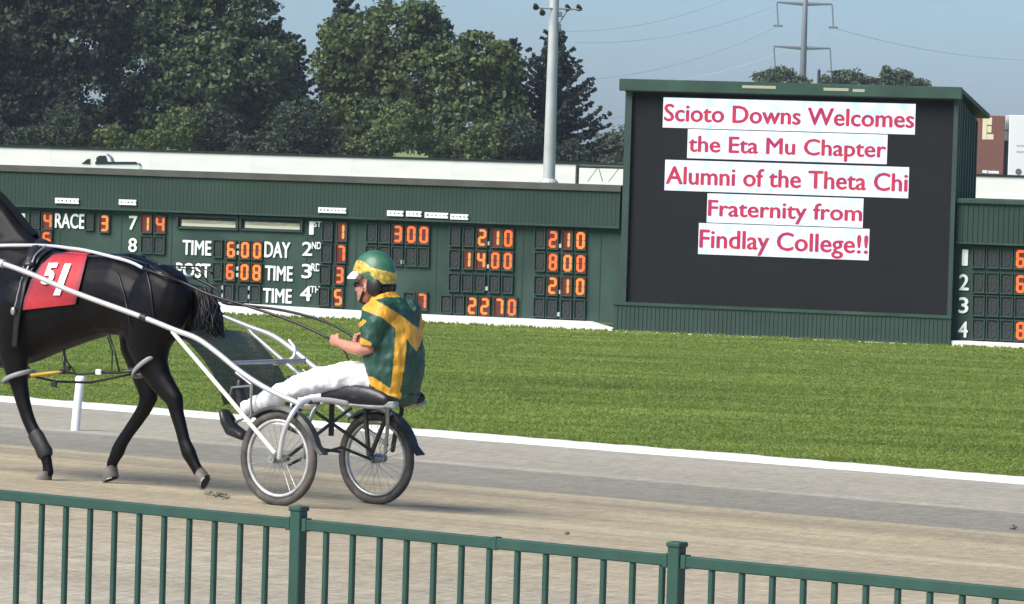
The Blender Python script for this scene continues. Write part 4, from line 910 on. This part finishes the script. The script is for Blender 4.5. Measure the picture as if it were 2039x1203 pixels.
# hopples: loops round near fore and near hind legs joined by a strap, with hangers
def loop(cx, cy, rx, ry, w, rz, mat, name, tiltx=0, thick=.018):
    c = L3(cx, cy, w); g = G(); P = []
    for k in range(25):
        a = 2*math.pi*k/24; P.append(c+Vector((rx*math.cos(a), ry*math.sin(a), rz*math.cos(a))))
    g.tube(P, thick*.5, 8, rl=thick, lat=(0, 0, 1), caps=False); return g.part(name, M_[mat], HO, FR, sm=0)
loop(38, 750, .125, .105, -.17, -.045, 'greystrap', 'hopple_loop'); loop(298, 727, .125, .115, -.17, -.09, 'greystrap', 'hopple_loop')
G().tube([L3(62, 748, -.26), L3(95, 744, -.24), L3(125, 741, -.22)], .012, 8, rl=.016).part('hopple_sleeve', M_['goldstrap'], HO, FR, sm=0)
def line3(pts, r_, mat, name, parent=None, seg=6): return G().tube([L3(*p) for p in pts], r_, seg).part(name, M_[mat], parent or HO, FR, sm=0)
line3([(125, 741, -.22), (160, 745, -.2), (200, 742, -.2), (240, 742, -.2), (265, 738, -.24)], .010, 'leather', 'hopple_connector')
line3([(60, 748, .2), (110, 760, .2), (180, 762, .2), (262, 745, .2)], .009, 'leather', 'hopple_connector')
line3([(218, 668, -.15), (228, 700, -.2), (238, 740, -.2)], .007, 'leather', 'hopple_hanger'); line3([(214, 672, -.1), (224, 700, 0), (222, 742, -.2)], .005, 'leather', 'hopple_hanger')
line3([(128, 697, -.15), (127, 715, -.2), (130, 735, -.21)], .011, 'leather', 'hopple_hanger'); line3([(127, 700, .1), (133, 720, .15), (152, 745, .2)], .006, 'leather', 'hopple_hanger'); line3([(50, 700, .1), (55, 730, .18), (75, 752, .2)], .007, 'leather', 'hopple_hanger')
for q in ((124, 740), (135, 733), (197, 741), (262, 738), (108, 765)):
    c = L3(*q, -.22); G().bbox(c.x-.025, c.x+.025, c.y-.008, c.y+.014, c.z-.02, c.z+.02, .005).part('buckle', M_['black' if q[0] != 197 else 'white'], HO, FR)
# bridle (outside the frame, kept for other views)
G().tube([L3(-215, 372, -.1), L3(-212, 372, 0)+Vector((.0, 0, .14)), L3(-215, 372, .1)], .008, 6).tube([L3(-138, 300, -.1), L3(-180, 350, -.11), L3(-222, 410, -.085)], .008, 6).tube([mir(L3(-138, 300, -.1)), mir(L3(-180, 350, -.11)), mir(L3(-222, 410, -.085))], .008, 6).part('bridle', M_['leather'], HO, FR)
# ---------------- SULKY
SU = thing('racing_sulky', 'two wheeled racing sulky with bright metal shafts behind the black horse', 'sulky', FR)
def both(fn):
    fn(1); fn(-1)
def bl(pts, sgn): P = [L3(*p) for p in pts]; return P if sgn > 0 else [mir(p) for p in P]
def spline(P, n=5):
    out = []
    for k in range(len(P)-1):
        p0, p1_, p2_, p3 = P[max(k-1, 0)], P[k], P[k+1], P[min(k+2, len(P)-1)]
        for j in range(n):
            t = j/n; out.append(.5*((2*p1_)+(p2_-p0)*t+(2*p0-5*p1_+4*p2_-p3)*t*t+(3*p1_-p0-3*p2_+p3)*t**3))
    out.append(P[-1]); return out
SHW = -.43
for s_ in (1, -1):
    P = spline(bl([(-160, 480, SHW), (-60, 502, SHW), (0, 523, SHW), (60, 545, SHW), (150, 583, SHW), (285, 632, SHW), (345, 656, SHW), (392, 674, SHW), (432, 702, SHW), (480, 741, SHW), (535, 776, SHW), (600, 806, SHW)], s_))
    sh = G().tube(P, .0195, 12, round_end=True).part('shaft', M_['alu'], SU, FR, sm=R(60))
    c = bl([(281, 630, SHW), (292, 635, SHW)], s_); G().tube(c, .027, 12).part('shaft_clamp', M_['black'], sh, FR, sm=R(50))
    c = bl([(8, 526, SHW), (-14, 519, SHW)], s_); G().tube(c, .03, 12).part('shaft_tip', M_['alu'], sh, FR, sm=R(50))
    c = bl([(343, 660, SHW), (352, 671, SHW), (450, 786, -.52), (548, 903, -.645)], s_); G().tube(c, .0155, 10).part('shaft_stay', pbr('cream enamel', (.72, .74, .60), .4) if s_ > 0 else M_['alu'], SU, FR, sm=R(50))
    # wheel fork arch, outer and inner leg
    P = spline(bl([(690, 803, -.28), (655, 797, -.38), (622, 797, -.47), (600, 803, -.55), (580, 828, -.635), (564, 866, -.65), (556, 912, -.65)], s_)); G().tube(P, .018, 10, round_end=True).part('fork', M_['alu'] if s_ > 0 else M_['darkframe'], SU, FR, sm=R(60))
    P = spline(bl([(655, 799, -.36), (626, 815, -.42), (612, 860, -.46), (604, 915, -.47)], s_)); G().tube(P, .014, 8).part('fork', M_['chrome'], SU, FR, sm=R(60))
    P = bl([(655, 799, -.2), (700, 806, -.2), (755, 810, -.2), (778, 804, -.2)], s_); G().tube(spline(P), .017, 10).part('seat_rail', M_['chrome'], SU, FR, sm=R(60))
    # curved brace from shaft to crossbar
    if s_ > 0: continue
    P = spline(bl([(425, 683, SHW), (440, 700, SHW+.01), (443, 718, SHW+.03), (432, 728, SHW+.06), (405, 735, SHW+.11)], s_)); G().tube(P, .014, 8).part('shaft_brace', M_['alu'], SU, FR, sm=R(60))
for s_ in (1, -1):
    # stirrup
    P = bl([(470, 742, SHW+.05), (500, 765, SHW+.06), (500, 828, SHW+.06), (470, 840, SHW+.08)], s_); G().tube(P, .011, 8).part('foot_rest', M_['chrome'], SU, FR)
    P = bl([(500, 768, SHW+.06), (462, 772, SHW+.1), (455, 800, SHW+.12)], s_); G().tube(P, .009, 8).part('foot_rest', M_['chrome'], SU, FR)
a, b_ = L3(458, 724, SHW), mir(L3(458, 724, SHW)); G().tube([a, b_], .018, 10).part('crossbar', M_['chrome'], SU, FR, sm=R(60))
a, b_ = L3(615, 800, -.5), mir(L3(615, 800, -.5)); G().tube([a, b_], .018, 10).part('axle_arch', M_['darkframe'], SU, FR, sm=R(60))
hubz = L3(555, 913, -.56).z; ax = L3(555, 913, -.56).x
def yp(y, z): return Vector((ax-.02, y, z))
top_z = L3(655, 800, 0).z
for s_ in (1, -1):
    G().tube([yp(.5*s_, hubz), yp(-.22*s_, top_z-.05)], .013, 8).part('cross_brace', M_['darkframe'], SU, FR); G().tube([yp(.47*s_, hubz-.05), yp(.12*s_, hubz+.05), yp(-.1*s_, hubz+.02)], .011, 8).part('cross_brace', M_['darkframe'], SU, FR)
G().tube([yp(.0, top_z), yp(.0, top_z-.24)], .012, 8, rl=.02).part('safety_strap', M_['leather'], SU, FR)
# wheels
WR = .335
def wheel(y):
    zg = 0 if y > 0 else prof(1.12); c = Vector((ax, y, zg+WR-.006)); sgn = 1 if y > 0 else -1
    def ring(rad, r1, r2, seg=48, s2=10, squash=True):
        g = G(); V = []; F = []
        for a in range(seg):
            th = 2*math.pi*a/seg
            for b in range(s2):
                ph = 2*math.pi*b/s2; rr_ = rad+r1*math.cos(ph); z = rr_*math.sin(th)
                if squash: z = max(z, -WR+.008)
                V.append(c+Vector((rr_*math.cos(th), r2*math.sin(ph)*(1.15 if (squash and math.sin(th) < -.97) else 1), z)))
        F = [(a*s2+b, ((a+1) % seg)*s2+b, ((a+1) % seg)*s2+(b+1) % s2, a*s2+(b+1) % s2) for a in range(seg) for b in range(s2)]
        g.add(V, F); return g
    tyre = ring(WR-.030, .030, .027).part('wheel', M_['rubber'], SU, FR, sm=0)
    ring(WR-.072, .014, .018, squash=False).part('rim', M_['rimgrey'] if y > 0 else M_['chrome'], tyre, FR, sm=0)
    G().tube([c+Vector((0, -.06, 0)), c+Vector((0, -.035, 0)), c+Vector((0, .035, 0)), c+Vector((0, .06, 0))], [.028, .036, .036, .028], 14).part('hub', M_['chrome'], tyre, FR, sm=R(40))
    sp0 = None
    for k in range(28):
        th = 2*math.pi*k/28; th2 = th+(.5 if k % 2 else -.5); yy = .03 if k % 4 < 2 else -.03
        a = c+Vector((.032*math.cos(th2), yy, .032*math.sin(th2))); b = c+Vector(((WR-.08)*math.cos(th), 0, (WR-.08)*math.sin(th)))
        G().tube([a, b], .0018, 5).part('spoke', M_['chrome'], tyre, FR)
    # mudguard over the wheel, from ahead to well behind
    g = G(); rows_ = []
    for yo, ro in ((-.045, -.018), (-.03, .004), (.03, .004), (.045, -.018)):
        rows_.append([c+Vector(((WR+.03+ro)*math.cos(R(th)), yo, (WR+.03+ro)*math.sin(R(th)))) for th in range(48, 168, 6)]+[c+Vector((-(WR+.03+ro)*math.cos(R(12))-.05, yo, (WR+.03+ro)*math.sin(R(12))-.02))])
    g.grid(rows_); nV = len(g.V); V = list(g.V); V2 = [(v[0], v[1], v[2]-.006) for v in V]
    part('mudguard', V+V2, [tuple(f) for f in g.F]+[tuple(q+nV for q in f[::-1]) for f in g.F], M_['darkframe'], SU, FR, sm=R(50))
    G().tube([c+Vector((0, -.10, 0)), c+Vector((0, .10, 0))], .012, 8).part('axle_pin', M_['chrome'], SU, FR)
    for q in (.085, -.085): G().tube([c+Vector((0, q*.98, 0)), c+Vector((0, q*1.12, 0))], .03, 12).part('axle_nut', M_['chrome'], SU, FR)
    if y < 0:
        for dx in (-.16, .06): G().tube([c+Vector((0, .085, .0)), c+Vector((dx, .07, .37))], .017, 8).part('fork', M_['darkframe'], SU, FR)
wheel(.56); wheel(-.56)
# splash apron in smoky plastic spanning the shafts
rows_ = []
for (x, y) in ((352, 664), (375, 682), (402, 712), (424, 745), (438, 778), (445, 806)):
    a = L3(x, y, SHW+.04); rows_.append([Vector((a.x+.03*math.cos(k/8*math.pi*2)*0, a.y*(1-2*k/12), a.z+.02*math.sin(k/12*math.pi))) for k in range(13)])
g = G().grid(rows_); nV = len(g.V); part('splash_apron', list(g.V)+[(v[0]-.004, v[1], v[2]-.004) for v in g.V], [tuple(f) for f in g.F]+[tuple(q+nV for q in f[::-1]) for f in g.F], M_['smoke'], SU, FR, sm=0)
for s_ in (1, -1):       # dark foot pockets
    P = bl([(448, 822, SHW+.06), (454, 838, SHW+.06), (462, 855, SHW+.08), (486, 868, SHW+.08)], s_); G().tube(P, [.03, .045, .05, .035], 10, lat=LAT, rl=[.06, .07, .07, .06], round_end=True).part('foot_pocket', M_['vinyl'], SU, FR, sm=0)
# seat
for s_ in (1, -1):
    P = bl([(648, 787, -.20), (672, 785, -.21), (700, 784, -.215), (735, 788, -.215), (768, 797, -.20)], s_)
    G().tube(spline(P), [.02+.045*math.sin(math.pi*(k+1)/23)**.6 for k in range(21)], 14, lat=LAT, rl=[.035]*21, round_end=True).part('seat_side', M_['vinyl'], SU, FR, sm=0)
P = [L3(x, y) for x, y in ((672, 788), (700, 786), (730, 787), (765, 793), (800, 800))]
G().tube(P, [.03, .05, .06, .05, .04], 18, lat=LAT, rl=[.13, .18, .20, .20, .17], round_end=True).part('seat', M_['vinyl'], SU, FR, sm=0)
a = L3(762, 808, -.2); b_ = mir(a); G().tube([a, b_], .018, 8).part('seat_bar', M_['chrome'], SU, FR); a = L3(778, 808, -.2); G().bbox(a.x-.04, a.x+.05, a.y-.05, a.y+.02, a.z-.02, a.z+.03, .01).part('seat_bracket', M_['chrome'], SU, FR)
# ---------------- DRIVER
hip = L3(778, 772)
DR = thing('person', 'driver in green and gold jersey and white trousers seated low, holding the reins', 'person', FR@M0((hip.x, 0, hip.z-.08)))
torso = [(781, 790, .155, .19), (782, 765, .18, .20), (784, 735, .198, .212), (783, 700, .20, .218), (778, 665, .188, .222), (771, 635, .168, .222), (768, 612, .13, .195), (767, 597, .095, .13), (765, 586, .07, .085)]
def tors(g, k):
    g.tube([L3(x, y) for x, y, a, b in torso], [a*k for x, y, a, b in torso], 22, lat=LAT, rl=[b*k for x, y, a, b in torso])
armP = lambda s_: bl([(764, 617, -.150), (752, 640, -.195), (742, 668, -.222), (737, 694, -.232), (716, 696, -.215), (694, 690, -.19), (676, 683, -.165)], s_)
armR = [.068, .066, .056, .050, .047, .041, .031]
legP = lambda s_: bl([(764, 764, -.08), (735, 754, -.11), (690, 748, -.17), (640, 757, -.22), (600, 768, -.25), (565, 782, -.26), (530, 797, -.27), (500, 808, -.28)], s_)
legR = [.10, .105, .098, .085, .076, .068, .060, .052]
bg_ = G(); tors(bg_, .86)
bg_.tube([L3(766, 600), L3(758, 580), L3(750, 566)], [.058, .058, .058], 14)
HC = L3(736, 571)
def hp(x, y, z): return HC+Vector((x, y, z))
bg_.ell(hp(-.035, 0, .035), (.105, .077, .105), 20, 14); bg_.ell(hp(.025, 0, -.035), (.072, .062, .08), 18, 12); bg_.ell(hp(.055, 0, -.088), (.040, .040, .030), 14, 10)   # skull, face, chin
bg_.tube([hp(.082, 0, .022), hp(.100, 0, -.004), hp(.118, 0, -.028), hp(.098, 0, -.040)], [.009, .011, .014, .010], 10, round_end=True)        # nose
bg_.ell(hp(.086, 0, -.062), (.014, .026, .006), 12, 8); bg_.ell(hp(.084, 0, -.074), (.014, .023, .007), 12, 8)                                      # lips
bg_.ell(hp(.076, 0, .034), (.018, .052, .011), 14, 8)                                                                                            # brow
for s_ in (1, -1):
    bg_.ell(hp(.055, .040*s_, -.022), (.026, .020, .022), 12, 8); bg_.ell(hp(-.02, .078*s_, -.01), (.020, .009, .030), 12, 8)
    A = armP(s_); bg_.tube(A, [r_*.87 if k < 4 else r_ for k, r_ in enumerate(armR)], 14, round_end=True)
    bg_.tube(legP(s_), [r_*.86 for r_ in legR], 14, round_end=True)
    f0 = legP(s_)[-1]; bg_.tube([f0, f0+Vector((.06, 0, -.03)), f0+Vector((.10, 0, .03)), f0+Vector((.11, 0, .09))], [.042, .042, .035, .026], 10, round_end=True)
    # hand: palm and five bent fingers closed on the rein
    wr = A[-1]; pd = (A[-1]-A[-2]).normalized(); up = Vector((0, 0, 1)); up = (up-pd*up.dot(pd)).normalized(); inn = Vector((0, -s_, 0)); inn = (inn-pd*inn.dot(pd)-up*inn.dot(up)).normalized()
    pc = wr+pd*.045; bg_.tube([wr, pc-pd*.01, pc+pd*.035], [.027, .036, .036], 12, lat=inn, rl=[.021, .019, .018], round_end=True)
    for k, (ln, oz) in enumerate(((.95, .030), (1.05, .010), (1.0, -.011), (.8, -.030))):
        k0 = pc+pd*.034+up*oz; j1 = k0+pd*.030*ln+inn*.010; j2 = j1+inn*.026*ln-pd*.010; j3 = j2-pd*.022*ln-inn*.002
        bg_.tube([k0-pd*.02, k0, j1, j2, j3], [.0095, .0105, .0098, .009, .0078], 8, round_end=True)
    t0_ = pc+up*.022-pd*.02; bg_.tube([t0_, t0_+up*.022+inn*.012+pd*.016, t0_+up*.024+inn*.024+pd*.042, t0_+up*.012+inn*.030+pd*.06], [.014, .013, .011, .009], 8, round_end=True)
bV, bF = remesh(bg_, .006, 2)
part('body', bV, bF, M_['skin'], DR, FR, sm=0)
for s_ in (1, -1):
    G().ell(hp(.079, .031*s_, .010), (.010, .013, .009), 12, 8).part('eye', M_['skin'], DR, FR, sm=0)
    G().ell(hp(.092, .034*s_, .012), (.006, .027, .017), 14, 8, Matrix.Rotation(R(-22*s_), 3, 'Z')).part('lens', M_['glasswin'], DR, FR, sm=0)  # dark oval laid over the dark eye area under the visor
    G().tube([hp(.088, .056*s_, .016), hp(.04, .074*s_, .014), hp(-.01, .080*s_, .012)], .003, 6).part('temple_bar', M_['black'], DR, FR)
# clothes
camL = FRI@CAM
def project(p):
    """photo coordinates of a race-frame point (used to lay printed panels out on the cloth)"""
    v = FR@Vector(p)-CAM; z = v.dot(Fv); return CX+FPX*v.dot(Rt)/z, CY-FPX*v.dot(Up)/z
def inpoly(x, y, P):
    c = False; n = len(P); j = n-1
    for i in range(n):
        if (P[i][1] > y) != (P[j][1] > y) and x < (P[j][0]-P[i][0])*(y-P[i][1])/(P[j][1]-P[i][1]+1e-9)+P[i][0]: c = not c
        j = i
    return c
def wrinkle(V, amp, sc_, st=(1, 1, 1), seed=0):
    out = np.array(V); 
    cen = out.mean(0)
    for i, v in enumerate(out):
        q = Vector((v[0]*sc_*st[0]+seed, v[1]*sc_*st[1], v[2]*sc_*st[2])); n_ = noise.noise(q)+.5*noise.noise(q*2.1)
        dd = noise.noise_vector(q*1.3)
        out[i] = v+np.array(dd[:])*amp*.6+np.array([0, np.sign(v[1])*n_*amp*.4, n_*amp*.4])
    return out
jg = G(); tors(jg, 1.045)
jg.tube([L3(779, 797), L3(781, 780)], [.17, .185], 22, lat=LAT, rl=[.20, .21])
for s_ in (1, -1):
    A = armP(s_)[:4]; A[3] = A[3]+(A[3]-A[2])*-.12; jg.tube([A[0]+Vector((0, -s_*.04, 0))]+A, [.080, .086, .086, .081, .076], 18)
jV, jF = remesh(jg, .0075, 2); jV = wrinkle(jV, .020, 9, (1, 1, 1.2), 3); jV = wrinkle(jV, .010, 22, (1, 1, .6), 5)
YEL = [[(713, 597), (735, 590), (790, 622), (834, 655), (838, 625), (843, 640), (844, 668), (830, 701), (803, 667), (760, 632), (722, 617)],
       [(738, 590), (757, 577), (800, 580), (806, 592), (770, 592), (745, 597)],
       [(788, 656), (806, 653), (810, 690), (805, 730), (800, 765), (795, 783), (776, 782), (782, 740), (785, 700)],
       [(728, 748), (745, 752), (775, 772), (800, 783), (797, 795), (770, 786), (738, 768)],
       [(692, 671), (700, 662), (740, 683), (735, 700), (715, 696), (696, 684)], [(688, 640), (697, 628), (706, 630), (700, 650), (692, 662), (686, 655)], [(700, 655), (724, 635), (730, 640), (708, 660)]]
# rear panel colours follow the seen side; the far side repeats it mirrored
me_n = np.array([np.cross(jV[f[1]]-jV[f[0]], jV[f[2]]-jV[f[0]]) for f in jF]); jI = []
for f, nn in zip(jF, me_n):
    c = jV[list(f)].mean(0)
    if nn.dot(np.array(camL[:])-c) < 0: c = c*np.array([1, -1, 1])
    x, y = project(c); jI.append(1 if any(inpoly(x, y, P) for P in YEL) else 0)
part('jersey', jV, jF, [M_['jgreen'], M_['jyellow']], DR, FR, sm=0, midx=jI)
tg_ = G(); tg_.tube([L3(780, 778), L3(765, 772)], [.12, .13], 20, lat=LAT, rl=[.17, .17], round_end=True)
for s_ in (1, -1): tg_.tube(legP(s_)+[legP(s_)[-1]+(legP(s_)[-1]-legP(s_)[-2])*.35], [r_*1.05 for r_ in legR]+[.062], 18)
tV, tF = remesh(tg_, .009, 2); tV = wrinkle(tV, .022, 10, (1.6, 1, 1), 8); tV = wrinkle(tV, .004, 24, (1.4, 1, 1), 2); part('trousers', tV, tF, M_['pants'], DR, FR, sm=0)
for s_ in (1, -1):
    f0 = legP(s_)[-1]; g = G(); g.tube([f0, f0+Vector((.05, 0, -.035)), f0+Vector((.09, 0, .02)), f0+Vector((.10, 0, .10)), f0+Vector((.10, 0, .16))], [.056, .060, .054, .046, .036], 12, lat=LAT, rl=[.055, .055, .052, .050, .04], round_end=True)
    g.part('boot', M_['leather'], DR, FR, sm=0)
# helmet
HE = L3(746, 548); g = G(); seg = 96; rings = 56; V = []; rows_ = []
for a in range(rings+1):
    ph = R(0.5)+R(104)*a/rings; row = []
    for j in range(seg+1):
        th = 2*math.pi*j/seg; cx_ = math.cos(th); lim = 1.0
        phm = ph if ph < R(70) else R(70)+(ph-R(70))*(.35+.8*min(1, max(0, (.35-cx_)/.9)))
        row.append(HE+Vector((.168*math.sin(phm)*cx_, .128*math.sin(phm)*math.sin(th), .176*math.cos(phm))))
    rows_.append(row)
g.grid(rows_); Vh = np.array([tuple(v) for v in g.V]); nV = len(Vh); Vin = HE+Vector((0, 0, 0)); Vin = (Vh-np.array(HE[:]))*.93+np.array(HE[:])
hI = []
for f in g.F:
    c = Vh[list(f)].mean(0)-np.array(HE[:]); z = c[2]+.16*c[0]*-1*.0; s = c[0]
    lo_ = .018+.12*max(0, s)*0-.02*(s < -.05)-.05*max(0, -s-.05)/.1; hi_ = .088+.02*s/.16-.045*max(0, -s)/.16
    hI.append(1 if (lo_-.01*math.sin(s*40) < z < hi_+.006*math.sin(s*30)) else 0)
Fh = [tuple(f) for f in g.F]; Fi = [tuple(q+nV for q in f[::-1]) for f in Fh]
last = [rings*(seg+1)+j for j in range(seg+1)]; rim = [(last[j], last[j]+nV, last[j+1]+nV, last[j+1]) for j in range(seg)]
HM = part('helmet', np.vstack([Vh, Vin]), Fh+Fi+rim, [M_['hgreen'], M_['hyellow'], M_['black']], DR, FR, sm=R(50), midx=hI+[2]*len(Fi)+[2]*len(rim))
# peak
rows_ = []
for k in range(11):
    a = R(-70+14*k); ed = HE+Vector((.160*math.cos(a), .122*math.sin(a), .026)); ot = HE+Vector((.218*math.cos(a)*(1 if abs(math.cos(a)) > .6 else .97)+.0, .135*math.sin(a), -.012-.010*math.cos(a)))
    rows_.append([ed+Vector((-.01, 0, .008)), ed.lerp(ot, .5)+Vector((0, 0, .006)), ot, ot-Vector((0, 0, .012)), ed-Vector((.01, 0, .008))])
G().grid(rows_).part('visor', M_['white'], HM, FR, sm=R(40))
for s_ in (1, -1):
    e = HE+Vector((-.062, .088*s_, -.072)); G().ell(e, (.062, .034, .072), 18, 12).part('ear_guard', M_['black'], HM, FR, sm=0)
G().ell(HE+Vector((-.075, 0, -.085)), (.07, .085, .06), 16, 12).part('neck_pad', M_['black'], HM, FR, sm=0)
G().tube([HE+Vector((.02, .082, -.09)), hp(.045, .045, -.105), hp(.05, 0, -.122), hp(.045, -.045, -.105), HE+Vector((.02, -.082, -.09))], .006, 6, rl=.010).part('chin_strap', M_['black'], HM, FR)
# ---------------- REINS
RE = thing('reins', 'long driving reins running over the black horse to the driver hands', 'reins', FR@M0(L3(400, 580)))
for s_ in (1, -1):
    A = armP(s_); hnd = A[-1]+(A[-1]-A[-2]).normalized()*.07
    on = lambda x, y: on_horse(x, y, .035)
    P = [L3(-225, 412, -.1), L3(-150, 470, -.2), on(-60, 492), on(0, 493), on(60, 496), on(100, 499), on(140, 504), on(170, 508), on(225, 519), on(260, 530), on(290, 541)]
    P2 = [P[-1], on(325, 553), on(360, 566), L3(420, 588, -.2), L3(500, 612, -.19), L3(590, 643, -.17)]
    if s_ < 0: P = [mir(p)-Vector((0, 0, .07)) for p in P]; P2 = [mir(p)-Vector((0, 0, (.07, .11, .15, .08, .03, 0)[k])) for k, p in enumerate(P2)]
    P2.append(hnd)
    G().tube(spline(P, 3), .006, 6, rl=.013, lat=(0, 0, 1)).part('rein_web', M_['rein'], RE, FR, sm=0)
    G().tube(spline(P2, 3), .007, 6, rl=.010, lat=(0, 0, 1)).part('rein_leather', M_['leather'], RE, FR, sm=0)
    G().tube(spline([hnd+Vector((.08, 0, .02)), hnd, hnd+Vector((-.10, -.03*s_, -.10)), hnd+Vector((-.12, -.06*s_, -.26))], 4), .005, 6, rl=.011).part('hand_hold', M_['leather'], RE, FR, sm=0)
# ---------------- whip-free hands; loose dirt
g = G(); r = random.Random(9)
def clod(p, s):
    V = []; 
    rot = Matrix.Rotation(r.random()*6, 3, 'Z')
    ico = [(-1, 0, .2), (1, 0, 0), (0, -1, .1), (0, 1, 0), (0, 0, 1), (0, 0, -.6)]
    V = [Vector(p)+rot@Vector((x*s*r.uniform(.7, 1.3), y*s*r.uniform(.7, 1.3), z*s*r.uniform(.5, .9))) for x, y, z in ico]
    g.add(V, [(0, 2, 4), (2, 1, 4), (1, 3, 4), (3, 0, 4), (2, 0, 5), (1, 2, 5), (3, 1, 5), (0, 3, 5)])
for _ in range(24000):
    t = r.uniform(-7.5, 7.5); w = r.gauss(-1, 3.2)
    if not -9 < w < W_EDGE-2: continue
    clod(TRK@Vector((t, w, prof(w)+.001)), r.choice([.008, .010, .012, .016, .02, .026])*r.uniform(.6, 1.2))
for q, s in (((2016, 1054), .035), ((1130, 1065), .022), ((430, 990), .03)): clod(on_track(*q)+Vector((0, 0, .01)), s)
for _ in range(26):
    p = on_track(430+r.gauss(0, 14), 990+r.gauss(0, 3)); clod(p+Vector((0, 0, r.random()*.03)), r.uniform(.008, .026))
tag(g.part('dirt_clods', M_['clod'], None, centre=False), 'small loose clods of dirt on the track', 'dirt', None, 'stuff')

# ================================================================= thin summer haze
hz = bpy.data.materials.new('haze'); hz.use_nodes = True; n = hz.node_tree; n.nodes.remove(n.nodes['Principled BSDF']); v = n.nodes.new('ShaderNodeVolumePrincipled')
v.inputs['Color'].default_value = (.80, .88, 1, 1); v.inputs['Density'].default_value = .00017; v.inputs['Anisotropy'].default_value = .2; n.links.new(v.outputs[0], n.nodes['Material Output'].inputs['Volume'])
o = G().box(-1200, 1200, -60, 2200, -6, 42).part('haze', hz); tag(o, 'thin pale summer haze over the far trees', 'haze', None, 'stuff')
